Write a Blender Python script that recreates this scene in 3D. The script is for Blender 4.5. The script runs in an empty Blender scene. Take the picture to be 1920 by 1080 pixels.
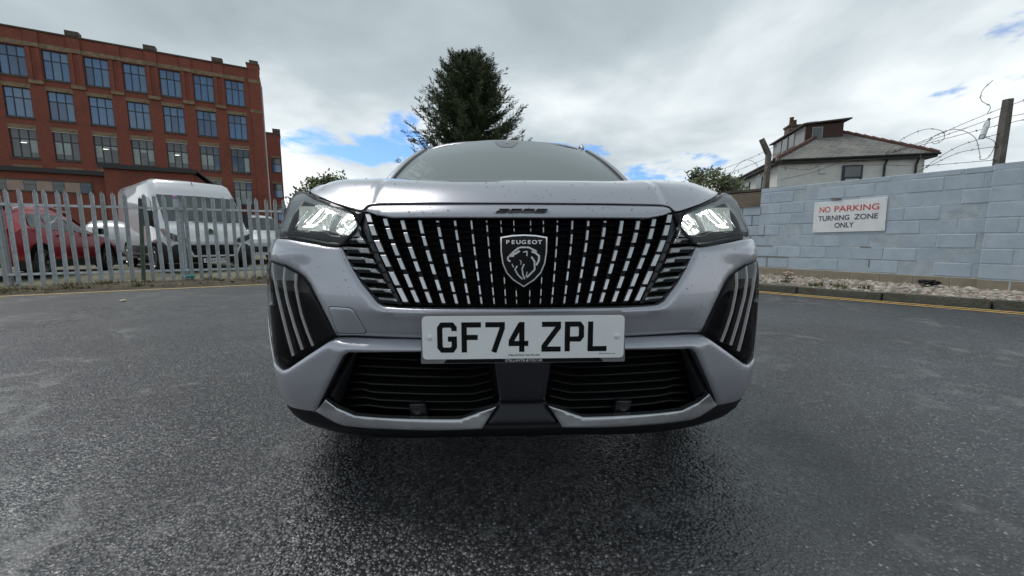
import bpy, bmesh, math, random
import numpy as np
from mathutils import Vector, Matrix
from mathutils.geometry import delaunay_2d_cdt
random.seed(7); rng = np.random.default_rng(7)
R = math.radians
scene = bpy.context.scene
col = scene.collection

# ------------------------------------------------------------------ camera
CAM_H = .78
cam_d = bpy.data.cameras.new('camera'); cam = bpy.data.objects.new('camera', cam_d); col.objects.link(cam)
cam.location = (0, 0, CAM_H); cam.rotation_euler = (R(83.0), 0, 0)
cam_d.sensor_width = 36; cam_d.lens = 730 / 1920 * 36
cam_d.clip_start = .05; cam_d.clip_end = 2000
scene.camera = cam

# ------------------------------------------------------------------ sky and sun
SUN_AZ, SUN_EL = R(-62), R(60)          # azimuth measured from +y towards +x
world = bpy.data.worlds.new('World'); scene.world = world; world.use_nodes = True
wt = world.node_tree; wt.nodes.clear()
def wn(t, **k):
    n = wt.nodes.new(t)
    for a, b in k.items(): setattr(n, a, b)
    return n
def wl(a, b): wt.links.new(a, b)
w_out = wn('ShaderNodeOutputWorld'); w_bg = wn('ShaderNodeBackground'); w_bg.inputs[1].default_value = .10
wl(w_bg.outputs[0], w_out.inputs[0])
sky = wn('ShaderNodeTexSky', sky_type='NISHITA', sun_disc=False, sun_elevation=SUN_EL, sun_rotation=SUN_AZ)
tc = wn('ShaderNodeTexCoord'); sx = wn('ShaderNodeSeparateXYZ'); wl(tc.outputs['Generated'], sx.inputs[0])
def wm(op, a, b=None, clamp=False):
    n = wn('ShaderNodeMath', operation=op, use_clamp=clamp)
    for i, v in enumerate((a, b)):
        if v is None: continue
        if isinstance(v, (int, float)): n.inputs[i].default_value = v
        else: wl(v, n.inputs[i])
    return n.outputs[0]
zc = wm('MAXIMUM', sx.outputs[2], 0.0); zd = wm('ADD', zc, .22)
cx = wm('DIVIDE', sx.outputs[0], zd); cy = wm('DIVIDE', sx.outputs[1], zd)
cxyz = wn('ShaderNodeCombineXYZ'); wl(cx, cxyz.inputs[0]); wl(cy, cxyz.inputs[1]); wl(zc, cxyz.inputs[2])
def wnoise(scale, detail, rough, dist, off):
    mp = wn('ShaderNodeMapping'); mp.inputs['Location'].default_value = off; wl(cxyz.outputs[0], mp.inputs[0])
    n = wn('ShaderNodeTexNoise'); wl(mp.outputs[0], n.inputs['Vector'])
    n.inputs['Scale'].default_value = scale; n.inputs['Detail'].default_value = detail
    n.inputs['Roughness'].default_value = rough; n.inputs['Distortion'].default_value = dist
    return n.outputs['Fac']
def wramp(fac, stops, interp='EASE'):
    r = wn('ShaderNodeValToRGB'); r.color_ramp.interpolation = interp
    e = r.color_ramp.elements
    while len(e) < len(stops): e.new(.5)
    for el, (p, c) in zip(e, stops):
        el.position = p; el.color = (*c, 1) if len(c) == 3 else c
    wl(fac, r.inputs[0]); return r.outputs[0]
CLOUD_OFF = (5.2, 1.7, 0)
n_gap = wnoise(1.5, 9, .58, .25, CLOUD_OFF)
n_shade = wnoise(.95, 9, .52, .25, (7.3, 2.9, 0))
# overhead the deck is closed; lower down it breaks up
cov = wm('ADD', n_gap, wm('MAXIMUM', wm('MULTIPLY', wm('SUBTRACT', zc, .24), .5), -.02))
cover = wramp(cov, [(.335, (0, 0, 0)), (.41, (1, 1, 1))])
shade = wramp(wm('SUBTRACT', n_shade, wm('MULTIPLY', wm('SUBTRACT', zc, .26), .65)),
              [(.20, (2.2, 2.6, 2.8)), (.42, (3.3, 3.8, 4.05)), (.55, (4.9, 5.3, 5.5)), (.70, (7.1, 7.3, 7.4))], 'LINEAR')
blue = wn('ShaderNodeMix', data_type='RGBA', blend_type='MULTIPLY'); blue.inputs[0].default_value = 1
wl(sky.outputs[0], blue.inputs[6]); blue.inputs[7].default_value = (.55, .78, 1.05, 1)
mixc = wn('ShaderNodeMix', data_type='RGBA'); wl(cover, mixc.inputs[0]); wl(blue.outputs[2], mixc.inputs[6]); wl(shade, mixc.inputs[7])
wl(mixc.outputs[2], w_bg.inputs[0])
sun_d = bpy.data.lights.new('sun', 'SUN'); sun = bpy.data.objects.new('sun', sun_d); col.objects.link(sun)
sun_d.energy = 1.2; sun_d.angle = R(24); sun_d.color = (1, .97, .93)
sdir = Vector((math.sin(SUN_AZ) * math.cos(SUN_EL), math.cos(SUN_AZ) * math.cos(SUN_EL), math.sin(SUN_EL)))
sun.rotation_euler = sdir.to_track_quat('Z', 'Y').to_euler()
scene.view_settings.view_transform = 'Standard'; scene.view_settings.look = 'None'
scene.view_settings.exposure = .75; scene.view_settings.gamma = 1
scene.cycles.max_bounces = 8; scene.cycles.transparent_max_bounces = 16
scene.cycles.caustics_reflective = False; scene.cycles.caustics_refractive = False
scene.cycles.use_denoising = True

# ------------------------------------------------------------------ material helper
class NT:
    def __init__(s, m): s.t = m.node_tree; s.l = s.t.links
    def n(s, t, inp=None, **k):
        x = s.t.nodes.new(t)
        for a, b in k.items(): setattr(x, a, b)
        for a, b in (inp or {}).items():
            if hasattr(b, 'is_output'): s.l.new(b, x.inputs[a])
            else: x.inputs[a].default_value = b
        return x
def c4(c): return (c[0], c[1], c[2], 1)
MATS = {}
def mat(name, c1, c2=None, rough=.6, metal=0, scale=5, detail=6, bump=0, bscale=40, rough2=None, coat=0, emit=None, es=0, spec=.5, lo=.35, hi=.65, stretch=(1, 1, 1)):
    if name in MATS: return MATS[name]
    m = bpy.data.materials.new(name); m.use_nodes = True; t = NT(m)
    b = m.node_tree.nodes['Principled BSDF']
    b.inputs['Base Color'].default_value = c4(c1); b.inputs['Roughness'].default_value = rough
    b.inputs['Metallic'].default_value = metal; b.inputs['Specular IOR Level'].default_value = spec
    b.inputs['Coat Weight'].default_value = coat; b.inputs['Coat Roughness'].default_value = .04
    tcn = t.n('ShaderNodeTexCoord'); mp = t.n('ShaderNodeMapping', {0: tcn.outputs['Object'], 'Scale': stretch})
    if c2 is not None or rough2 is not None:
        nz = t.n('ShaderNodeTexNoise', {'Vector': mp.outputs[0], 'Scale': scale, 'Detail': detail, 'Roughness': .6})
        mr = t.n('ShaderNodeMapRange', {0: nz.outputs[0], 1: lo, 2: hi})
        if c2 is not None:
            mx = t.n('ShaderNodeMix', {0: mr.outputs[0], 6: c4(c1), 7: c4(c2)}, data_type='RGBA')
            t.l.new(mx.outputs[2], b.inputs['Base Color'])
        if rough2 is not None:
            mr2 = t.n('ShaderNodeMapRange', {0: mr.outputs[0], 3: rough, 4: rough2}); t.l.new(mr2.outputs[0], b.inputs['Roughness'])
    if bump:
        bz = t.n('ShaderNodeTexNoise', {'Vector': mp.outputs[0], 'Scale': bscale, 'Detail': 4})
        bp = t.n('ShaderNodeBump', {'Strength': bump, 'Distance': .02, 'Height': bz.outputs[0]}); t.l.new(bp.outputs[0], b.inputs['Normal'])
    if emit: b.inputs['Emission Color'].default_value = c4(emit); b.inputs['Emission Strength'].default_value = es
    MATS[name] = m; return m

def glass_mat(name, tint, alpha, rough=.02, spec=.6):
    """clear pane: partly see-through, the rest a glossy tinted surface"""
    m = bpy.data.materials.new(name); m.use_nodes = True; t = NT(m)
    b = m.node_tree.nodes['Principled BSDF']; out = m.node_tree.nodes['Material Output']
    b.inputs['Base Color'].default_value = c4(tint); b.inputs['Roughness'].default_value = rough; b.inputs['Specular IOR Level'].default_value = spec
    tr = t.n('ShaderNodeBsdfTransparent', {0: (1, 1, 1, 1)})
    fr = t.n('ShaderNodeFresnel', {0: 1.45})
    mr = t.n('ShaderNodeMapRange', {0: fr.outputs[0], 1: 0., 2: 1., 3: alpha, 4: 1.})
    mx = t.n('ShaderNodeMixShader', {0: mr.outputs[0], 1: tr.outputs[0], 2: b.outputs[0]})
    t.l.new(mx.outputs[0], out.inputs[0]); MATS[name] = m; return m

# ------------------------------------------------------------------ mesh helpers
class MB:
    def __init__(s): s.v = []; s.f = []
    def add(s, vs, fs):
        o = len(s.v); s.v += [tuple(map(float, p)) for p in vs]; s.f += [tuple(i + o for i in f) for f in fs]; return s
    def box(s, lo, hi):
        (a, b, c), (d, e, f) = lo, hi
        return s.add([(a, b, c), (d, b, c), (d, e, c), (a, e, c), (a, b, f), (d, b, f), (d, e, f), (a, e, f)],
                     [(0, 3, 2, 1), (4, 5, 6, 7), (0, 1, 5, 4), (1, 2, 6, 5), (2, 3, 7, 6), (3, 0, 4, 7)])
    def bar(s, p, q, w, h=None, up=(0, 0, 1)):
        """rectangular bar from p to q, w across, h in the up direction"""
        h = h or w; p = Vector(p); q = Vector(q); d = (q - p).normalized(); u = Vector(up)
        if abs(d.dot(u)) > .98: u = Vector((0, 1, 0))
        r = d.cross(u).normalized(); u = r.cross(d)
        vs = []
        for c in (p, q):
            for a, b in ((-1, -1), (1, -1), (1, 1), (-1, 1)): vs.append(c + r * (a * w / 2) + u * (b * h / 2))
        return s.add(vs, [(3, 2, 1, 0), (4, 5, 6, 7), (0, 1, 5, 4), (1, 2, 6, 5), (2, 3, 7, 6), (3, 0, 4, 7)])
    def tube(s, pts, r, n=6, cap=True):
        pts = [Vector(p) for p in pts]; rs = r if isinstance(r, (list, tuple)) else [r] * len(pts)
        rings = []
        prev = None
        for i, p in enumerate(pts):
            d = (pts[min(i + 1, len(pts) - 1)] - pts[max(i - 1, 0)])
            d = d.normalized() if d.length > 1e-9 else Vector((0, 0, 1))
            if prev is None: a = d.orthogonal().normalized()
            else:
                a = prev - d * prev.dot(d); a = a.normalized() if a.length > 1e-6 else d.orthogonal().normalized()
            prev = a; b = d.cross(a)
            rings.append([p + (a * math.cos(2 * math.pi * k / n) + b * math.sin(2 * math.pi * k / n)) * rs[i] for k in range(n)])
        vs = [v for rg in rings for v in rg]; fs = []
        for i in range(len(rings) - 1):
            for k in range(n): fs.append((i * n + k, i * n + (k + 1) % n, (i + 1) * n + (k + 1) % n, (i + 1) * n + k))
        if cap: fs += [tuple(reversed(range(n))), tuple(range(len(vs) - n, len(vs)))]
        return s.add(vs, fs)
    def prism(s, poly, y0, y1):
        """outline in (x,z) extruded from y0 (front) to y1"""
        n = len(poly); ar = sum(poly[i][0] * poly[(i + 1) % n][1] - poly[(i + 1) % n][0] * poly[i][1] for i in range(n))
        if ar < 0: poly = poly[::-1]
        vs = [(x, y0, z) for x, z in poly] + [(x, y1, z) for x, z in poly]
        fs = [tuple(range(n)), tuple(reversed(range(n, 2 * n)))] + [(i, i + n, (i + 1) % n + n, (i + 1) % n) for i in range(n)]
        return s.add(vs, fs)
    def grid(s, rows):
        n = len(rows[0]); vs = [p for r in rows for p in r]
        return s.add(vs, [(i * n + j, i * n + j + 1, (i + 1) * n + j + 1, (i + 1) * n + j) for i in range(len(rows) - 1) for j in range(n - 1)])
    def lathe(s, prof, n=28, axis='x', c=(0, 0, 0)):
        vs = []
        for (a, r) in prof:
            for k in range(n):
                t = 2 * math.pi * k / n
                p = (a, r * math.cos(t), r * math.sin(t)) if axis == 'x' else (r * math.cos(t), r * math.sin(t), a)
                vs.append((p[0] + c[0], p[1] + c[1], p[2] + c[2]))
        m = len(prof)
        return s.add(vs, [(i * n + k, i * n + (k + 1) % n, (i + 1) * n + (k + 1) % n, (i + 1) * n + k) for i in range(m - 1) for k in range(n)])
    def mesh(s, name, smooth=False):
        me = bpy.data.meshes.new(name); me.from_pydata(s.v, [], s.f); me.update()
        if smooth: me.polygons.foreach_set('use_smooth', [True] * len(me.polygons))
        return me
    def build(s, name, m, parent=None, smooth=False, loc=None, rot=None, sharp=None):
        me = s.mesh(name, smooth)
        if sharp: me.set_sharp_from_angle(angle=R(sharp))
        return link(name, me, m, parent, loc, rot)
def link(name, me, m, parent=None, loc=None, rot=None):
    if m is not None and not me.materials: me.materials.append(m)
    o = bpy.data.objects.new(name, me); col.objects.link(o); o.parent = parent
    if loc is not None: o.location = loc
    if rot is not None: o.rotation_euler = rot
    return o
def tag(o, label=None, cat=None, group=None, kind=None):
    for k, v in (('label', label), ('category', cat), ('group', group), ('kind', kind)):
        if v: o[k] = v
    return o
def thing(name, label, cat, loc=(0, 0, 0), rz=0, group=None):
    o = bpy.data.objects.new(name, None); col.objects.link(o); o.location = loc; o.rotation_euler = (0, 0, rz)
    o.empty_display_size = .2
    return tag(o, label, cat, group)
def text_obj(s, name, size, m, parent, loc, rot, extrude=.001, xs=1., bold=0., align='CENTER', shear=0, spacing=1.):
    cu = bpy.data.curves.new(name, 'FONT'); cu.body = s; cu.size = size; cu.extrude = extrude; cu.offset = bold
    cu.align_x = align; cu.align_y = 'CENTER'; cu.shear = shear; cu.space_character = spacing
    tmp = bpy.data.objects.new('tmp', cu); col.objects.link(tmp)
    me = bpy.data.meshes.new_from_object(tmp.evaluated_get(bpy.context.evaluated_depsgraph_get()))
    bpy.data.objects.remove(tmp); bpy.data.curves.remove(cu)
    me.name = name; me.transform(Matrix.Diagonal((xs, 1, 1, 1))); me.materials.clear()
    return link(name, me, m, parent, loc, rot)
def stroke(pts, w, closed=False):
    """mitred outline quads of a polyline in 2D: list of 4-point polygons"""
    P = [Vector(p) for p in pts]; n = len(P); out = []
    nm = []
    for i in range(n):
        if closed: a, b = P[i - 1], P[(i + 1) % n]
        else: a, b = P[max(i - 1, 0)], P[min(i + 1, n - 1)]
        d1 = (P[i] - a); d2 = (b - P[i])
        d1 = d1.normalized() if d1.length > 1e-9 else d2.normalized(); d2 = d2.normalized() if d2.length > 1e-9 else d1
        t = d1 + d2; t = t.normalized() if t.length > 1e-6 else d1
        nn = Vector((-t.y, t.x)); cs = max(.45, nn.dot(Vector((-d1.y, d1.x)))); nm.append(nn / cs)
    for i in range(n if closed else n - 1):
        j = (i + 1) % n
        out.append([tuple(P[i] + nm[i] * w / 2), tuple(P[j] + nm[j] * w / 2), tuple(P[j] - nm[j] * w / 2), tuple(P[i] - nm[i] * w / 2)])
    return out

# ------------------------------------------------------------------ materials
def asphalt_mat():
    m = bpy.data.materials.new('wet_asphalt'); m.use_nodes = True; t = NT(m); b = m.node_tree.nodes['Principled BSDF']
    tcn = t.n('ShaderNodeTexCoord'); P = tcn.outputs['Object']
    vo = t.n('ShaderNodeTexVoronoi', {'Vector': P, 'Scale': 102., 'Randomness': 1.})
    vo2 = t.n('ShaderNodeTexVoronoi', {'Vector': P, 'Scale': 210.})
    big = t.n('ShaderNodeTexNoise', {'Vector': P, 'Scale': .9, 'Detail': 8., 'Roughness': .62, 'Distortion': .4})
    mid = t.n('ShaderNodeTexNoise', {'Vector': P, 'Scale': 7., 'Detail': 6., 'Roughness': .65})
    cell = t.n('ShaderNodeSeparateColor', {0: vo.outputs['Color']})
    # stone colour
    rc = t.n('ShaderNodeValToRGB', {0: cell.outputs[0]}); e = rc.color_ramp.elements
    e[0].position = 0; e[0].color = (.030, .031, .034, 1); e[1].position = .7; e[1].color = (.115, .118, .125, 1)
    x = e.new(.38); x.color = (.036, .037, .040, 1)
    x = e.new(.965); x.color = (.18, .182, .186, 1); x = e.new(.994); x.color = (.42, .41, .39, 1)
    # binder between stones
    gapm = t.n('ShaderNodeMapRange', {0: vo.outputs['Distance'], 1: .28, 2: .55})
    c1 = t.n('ShaderNodeMix', {0: gapm.outputs[0], 6: rc.outputs[0], 7: (.028, .028, .031, 1)}, data_type='RGBA')
    # dusty worn patches
    pat = t.n('ShaderNodeMath', {0: big.outputs[0], 1: mid.outputs[0]}, operation='MULTIPLY')
    pm = t.n('ShaderNodeMapRange', {0: pat.outputs[0], 1: .285, 2: .36})
    pmf = t.n('ShaderNodeMath', {0: pm.outputs[0], 1: .5}, operation='MULTIPLY')
    c2 = t.n('ShaderNodeMix', {0: pmf.outputs[0], 6: c1.outputs[2], 7: (.19, .19, .187, 1)}, data_type='RGBA')
    tone = t.n('ShaderNodeTexNoise', {'Vector': P, 'Scale': .28, 'Detail': 5., 'Roughness': .6})
    tm = t.n('ShaderNodeMapRange', {0: tone.outputs[0], 1: .3, 2: .7, 3: .60, 4: 1.1})
    c3 = t.n('ShaderNodeVectorMath', {0: c2.outputs[2], 'Scale': tm.outputs[0]}, operation='SCALE')
    t.l.new(c3.outputs[0], b.inputs['Base Color'])
    rr = t.n('ShaderNodeMapRange', {0: big.outputs[0], 1: .35, 2: .62, 3: .30, 4: .50})
    rr2 = t.n('ShaderNodeMix', {0: pm.outputs[0], 2: rr.outputs[0], 3: .55}, data_type='FLOAT')
    t.l.new(rr2.outputs[0], b.inputs['Roughness'])
    wet = t.n('ShaderNodeTexNoise', {'Vector': P, 'Scale': .75, 'Detail': 7., 'Roughness': .6, 'W': 3.}, noise_dimensions='4D')
    wm_ = t.n('ShaderNodeMapRange', {0: wet.outputs[0], 1: .52, 2: .66})
    rr3 = t.n('ShaderNodeMix', {0: wm_.outputs[0], 2: rr2.outputs[0], 3: .16}, data_type='FLOAT'); t.l.new(rr3.outputs[0], b.inputs['Roughness'])
    b.inputs['Specular IOR Level'].default_value = .6
    # every chipping is a small tilted facet, sunk a little at its edge
    dl = t.n('ShaderNodeVectorMath', {0: P, 1: vo.outputs['Position']}, operation='SUBTRACT')
    tc_ = t.n('ShaderNodeVectorMath', {0: vo.outputs['Color'], 1: (.5, .5, .5)}, operation='SUBTRACT')
    dt = t.n('ShaderNodeVectorMath', {0: dl.outputs[0], 1: tc_.outputs[0]}, operation='DOT_PRODUCT')
    h1 = t.n('ShaderNodeMath', {0: dt.outputs['Value'], 1: .58}, operation='MULTIPLY')
    hh = t.n('ShaderNodeMapRange', {0: vo.outputs['Distance'], 1: .30, 2: .62, 3: .0022, 4: 0.}, interpolation_type='SMOOTHSTEP')
    h2 = t.n('ShaderNodeMapRange', {0: vo2.outputs['Distance'], 1: 0., 2: .6, 3: .0007, 4: 0.})
    h3 = t.n('ShaderNodeMath', {0: h1.outputs[0], 1: h2.outputs[0]}, operation='ADD')
    h4 = t.n('ShaderNodeMath', {0: h3.outputs[0], 1: hh.outputs[0]}, operation='ADD')
    fill = t.n('ShaderNodeMapRange', {0: pm.outputs[0], 3: 1., 4: .45})
    bp = t.n('ShaderNodeBump', {'Strength': fill.outputs[0], 'Distance': 1., 'Height': h4.outputs[0]})
    t.l.new(bp.outputs[0], b.inputs['Normal'])
    # thin film of water lying over the stones
    bp2 = t.n('ShaderNodeBump', {'Strength': .55, 'Distance': 1., 'Height': h4.outputs[0]}); t.l.new(bp2.outputs[0], b.inputs['Coat Normal'])
    cw = t.n('ShaderNodeMapRange', {0: wet.outputs[0], 1: .40, 2: .64, 3: .12, 4: .8}); t.l.new(cw.outputs[0], b.inputs['Coat Weight'])
    cr = t.n('ShaderNodeMapRange', {0: wet.outputs[0], 1: .40, 2: .66, 3: .26, 4: .10}); t.l.new(cr.outputs[0], b.inputs['Coat Roughness'])
    return m
ASPHALT = asphalt_mat()

def brick_mat(name, c1, c2, mortar, bw=.225, bh=.075, stain=(.05, .03, .025)):
    m = bpy.data.materials.new(name); m.use_nodes = True; t = NT(m); b = m.node_tree.nodes['Principled BSDF']
    tcn = t.n('ShaderNodeTexCoord'); s3 = t.n('ShaderNodeSeparateXYZ', {0: tcn.outputs['Object']})
    xy = t.n('ShaderNodeMath', {0: s3.outputs[0], 1: s3.outputs[1]}, operation='ADD')
    cb = t.n('ShaderNodeCombineXYZ', {0: xy.outputs[0], 1: s3.outputs[2]})
    br = t.n('ShaderNodeTexBrick', {'Vector': cb.outputs[0], 'Color1': c4(c1), 'Color2': c4(c2), 'Mortar': c4(mortar), 'Scale': 1., 'Mortar Size': .006, 'Brick Width': bw, 'Row Height': bh})
    nz = t.n('ShaderNodeTexNoise', {'Vector': tcn.outputs['Object'], 'Scale': .35, 'Detail': 8., 'Roughness': .65})
    mr = t.n('ShaderNodeMapRange', {0: nz.outputs[0], 1: .5, 2: .75, 3: 0., 4: .6})
    mx = t.n('ShaderNodeMix', {0: mr.outputs[0], 6: br.outputs[0], 7: c4(stain)}, data_type='RGBA')
    t.l.new(mx.outputs[2], b.inputs['Base Color']); b.inputs['Roughness'].default_value = .85
    bp = t.n('ShaderNodeBump', {'Strength': .3, 'Distance': .01, 'Height': br.outputs['Fac']}); bp.invert = True
    t.l.new(bp.outputs[0], b.inputs['Normal']); MATS[name] = m; return m

def slate_mat():
    m = bpy.data.materials.new('slate'); m.use_nodes = True; t = NT(m); b = m.node_tree.nodes['Principled BSDF']
    tcn = t.n('ShaderNodeTexCoord')
    br = t.n('ShaderNodeTexBrick', {'Vector': tcn.outputs['UV'], 'Color1': (.13, .13, .125, 1), 'Color2': (.21, .205, .19, 1), 'Mortar': (.035, .035, .035, 1), 'Scale': 1., 'Mortar Size': .012, 'Brick Width': .32, 'Row Height': .2})
    nz = t.n('ShaderNodeTexNoise', {'Vector': tcn.outputs['Object'], 'Scale': 1.6, 'Detail': 8., 'Roughness': .7})
    mr = t.n('ShaderNodeMapRange', {0: nz.outputs[0], 1: .4, 2: .7, 3: 0., 4: .6})
    mx = t.n('ShaderNodeMix', {0: mr.outputs[0], 6: br.outputs[0], 7: (.30, .29, .26, 1)}, data_type='RGBA')
    t.l.new(mx.outputs[2], b.inputs['Base Color']); b.inputs['Roughness'].default_value = .7
    bp = t.n('ShaderNodeBump', {'Strength': .6, 'Distance': .02, 'Height': br.outputs['Fac']}); bp.invert = True
    t.l.new(bp.outputs[0], b.inputs['Normal']); return m

def paint_mat(name, c, flake=.06, metal=.55, rough=.33):
    m = bpy.data.materials.new(name); m.use_nodes = True; t = NT(m); b = m.node_tree.nodes['Principled BSDF']
    tcn = t.n('ShaderNodeTexCoord')
    vo = t.n('ShaderNodeTexVoronoi', {'Vector': tcn.outputs['Object'], 'Scale': 900.})
    sc = t.n('ShaderNodeSeparateColor', {0: vo.outputs['Color']})
    nz = t.n('ShaderNodeTexNoise', {'Vector': tcn.outputs['Object'], 'Scale': 6., 'Detail': 5.})
    ad = t.n('ShaderNodeMath', {0: sc.outputs[0], 1: nz.outputs[0]}, operation='ADD')
    mr = t.n('ShaderNodeMapRange', {0: ad.outputs[0], 1: .3, 2: 1.6, 3: 1 - flake, 4: 1 + flake})
    mx = t.n('ShaderNodeVectorMath', {0: c, 'Scale': mr.outputs[0]}, operation='SCALE')
    t.l.new(mx.outputs[0], b.inputs['Base Color'])
    b.inputs['Metallic'].default_value = metal; b.inputs['Roughness'].default_value = rough
    b.inputs['Coat Weight'].default_value = 1.; b.inputs['Coat Roughness'].default_value = .03
    dz = t.n('ShaderNodeTexNoise', {'Vector': tcn.outputs['Object'], 'Scale': 3., 'Detail': 6., 'Roughness': .7})
    dr = t.n('ShaderNodeMapRange', {0: dz.outputs[0], 1: .35, 2: .7, 3: .01, 4: .045}); t.l.new(dr.outputs[0], b.inputs['Coat Roughness'])
    MATS[name] = m; return m

PAINT = paint_mat('selenium_paint', (.385, .39, .435), .09, .5, .32)
GLOSSBLACK = mat('gloss_black', (.004, .004, .005), rough=.08, spec=.22)
PIANO = mat('dark_trim', (.010, .010, .013), (.016, .016, .019), rough=.32, rough2=.42, scale=30)
PLASTIC = mat('grained_black_plastic', (.012, .012, .013), (.02, .02, .021), rough=.5, rough2=.62, scale=12, bump=.15, bscale=600)
SATIN = mat('satin_silver', (.50, .51, .53), (.42, .43, .45), rough=.26, metal=.9, scale=9)
DASH = mat('bright_dash', (.58, .59, .61), (.48, .49, .51), rough=.28, metal=.75, scale=30)
CHROME = mat('chrome', (.75, .76, .78), rough=.08, metal=1)
RUBBER = mat('rubber', (.015, .015, .016), (.028, .027, .026), rough=.75, scale=20)
ALLOY = mat('alloy', (.5, .5, .52), rough=.3, metal=.9)
WINDSCREEN = glass_mat('windscreen_glass', (.25, .29, .29), .80, .03, .5)
SIDEGLASS = glass_mat('side_glass', (.02, .03, .028), .25, .02, .6)
DARKGLASS = mat('dark_glass', (.035, .042, .045), (.06, .07, .072), rough=.05, spec=.8, scale=2)
LENS = glass_mat('lens', (.30, .32, .33), .07, .02, .8)
LENS2 = glass_mat('smoked_lens', (.01, .01, .012), .12, .02, .8)
INTERIOR = mat('cabin_trim', (.05, .05, .052), (.07, .07, .07), rough=.85)
HEADLINER = mat('headliner', (.32, .33, .33), (.38, .38, .38), rough=.9)

# ------------------------------------------------------------------ setting: ground, road, markings
gm = mat('rough_ground', (.085, .072, .05), (.055, .065, .03), rough=.95, scale=1.5, bump=.8, bscale=14, lo=.4, hi=.6)
g = MB().add([(-400, -400, -.06), (400, -400, -.06), (400, 600, -.06), (-400, 600, -.06)], [(0, 1, 2, 3)]).build('ground', gm); tag(g, kind='structure')
LA, LB = Vector((-7.06, 5.36)), Vector((-4.28, 6.86)); ld = (LB - LA).normalized(); ln = Vector((-ld.y, ld.x))     # left tarmac edge line, ln points away from the road
RA, RB = Vector((5.35, 4.34)), Vector((3.79, 5.94)); rd = (RB - RA).normalized(); rn = Vector((rd.y, -rd.x))       # right kerb line, rn points to the wall
edgeL0 = LA - ld * 30 + ln * .22; edgeR0 = RA - rd * 30 + rn * .16
apex_s = 5.6; apL = LB + ld * 5.2 + ln * .22; apR = RB + rd * 4.9 + rn * .16
rv = [(edgeL0.x, edgeL0.y), (-60, -60), (60, -60), (edgeR0.x, edgeR0.y), (apR.x, apR.y), (apL.x, apL.y)]
# wavy broken tarmac edge on the left
mb = MB(); edge = []
for k in range(120):
    s = k / 119; p = edgeL0.lerp(apL, s) + ln * (.03 * math.sin(k * 1.7) + .025 * math.sin(k * .61) + random.uniform(-.012, .012)); edge.append((p.x, p.y))
outl = [(-60, -60), (60, -60), (edgeR0.x, edgeR0.y), (apR.x, apR.y)] + edge[::-1]
mb.add([(x, y, 0) for x, y in outl], [tuple(range(len(outl)))])
nb = len(outl)
mb.add([(x, y, 0) for x, y in edge] + [(x + ln.x * .02, y + ln.y * .02, -.08) for x, y in edge], [(i + 1, i, i + 120, i + 121) for i in range(119)])
road = mb.build('road', ASPHALT); tag(road, kind='structure')
def yellow_mat():
    m = bpy.data.materials.new('yellow_line_paint'); m.use_nodes = True; t = NT(m); b = m.node_tree.nodes['Principled BSDF']
    tcn = t.n('ShaderNodeTexCoord')
    nz = t.n('ShaderNodeTexNoise', {'Vector': tcn.outputs['Object'], 'Scale': 26., 'Detail': 8., 'Roughness': .7})
    mr = t.n('ShaderNodeMapRange', {0: nz.outputs[0], 1: .52, 2: .66})
    mx = t.n('ShaderNodeMix', {0: mr.outputs[0], 6: (.62, .40, .12, 1), 7: (.10, .085, .06, 1)}, data_type='RGBA')
    t.l.new(mx.outputs[2], b.inputs['Base Color']); b.inputs['Roughness'].default_value = .55
    bp = t.n('ShaderNodeBump', {'Strength': .5, 'Distance': .004, 'Height': nz.outputs[0]}); t.l.new(bp.outputs[0], b.inputs['Normal'])
    return m
YEL = yellow_mat()
def line(p, d, n, o, w, s0, s1):
    mb = MB(); k = 80
    a = [p + d * (s0 + (s1 - s0) * i / k) + n * (o + .006 * math.sin(i * 1.3)) for i in range(k + 1)]
    mb.grid([[(q.x, q.y, .004) for q in a], [(q.x + n.x * w, q.y + n.y * w, .004) for q in a]])
    o_ = mb.build('yellow_line', YEL); tag(o_, kind='structure'); return o_
line(LA, ld, ln, 0, .075, -25, 8.0)
line(RA, rd, rn, -.21, .06, -25, 6.6); line(RA, rd, rn, -.06, .06, -25, 6.6)
# far distance: a low terrace of roofs far away is hidden; a plain rough field closes the view

# ---- right verge: kerb stones, gravel bed, loose stones
KERB = mat('kerb_concrete', (.13, .125, .11), (.085, .085, .06), rough=.9, scale=6, bump=.7, bscale=30)
kerb = bpy.data.objects.new('kerb', None); col.objects.link(kerb); tag(kerb, kind='structure')
ka = math.atan2(rd.y, rd.x)
kbm = bmesh.new(); bmesh.ops.create_cube(kbm, size=1)
for v in kbm.verts: v.co = Vector((v.co.x * .9, v.co.y * .13, v.co.z * .22))
bmesh.ops.bevel(kbm, geom=kbm.edges[:], offset=.014, segments=2, affect='EDGES')
kme = bpy.data.meshes.new('kerb_stone'); kbm.to_mesh(kme); kbm.free(); kme.materials.append(KERB)
for k in range(-16, 8):
    p = RA + rd * (k * .915 + .4) + rn * (.185 + random.uniform(-.012, .012))
    link('kerb_stone', kme, KERB, kerb, (p.x, p.y, -.01 + random.uniform(-.012, .008)), (random.uniform(-.03, .03), random.uniform(-.008, .008), ka + random.uniform(-.012, .012)))
WD = Vector((.5405, -.8414)); WN = Vector((-.8414, -.5405))      # wall runs along WD, faces WN (towards the road)
W0 = Vector((5.46, 8.64))
GRV = mat('gravel_bed', (.20, .17, .14), (.10, .09, .065), rough=.95, scale=9, bump=1, bscale=60)
mb = MB(); n = 60; rows = []
for j in range(8):
    row = []
    for i in range(n):
        s = -12 + 20 * i / (n - 1); a = RA + rd * s * 1.0 + rn * .25
        b = W0 + WD * (4.2 - (s + 0.0) * 1.0) + WN * -.1
        q = a.lerp(b, j / 7); row.append((q.x, q.y, .075 + .02 * random.random() - .045 * (j / 7)))
    rows.append(row)
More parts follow.
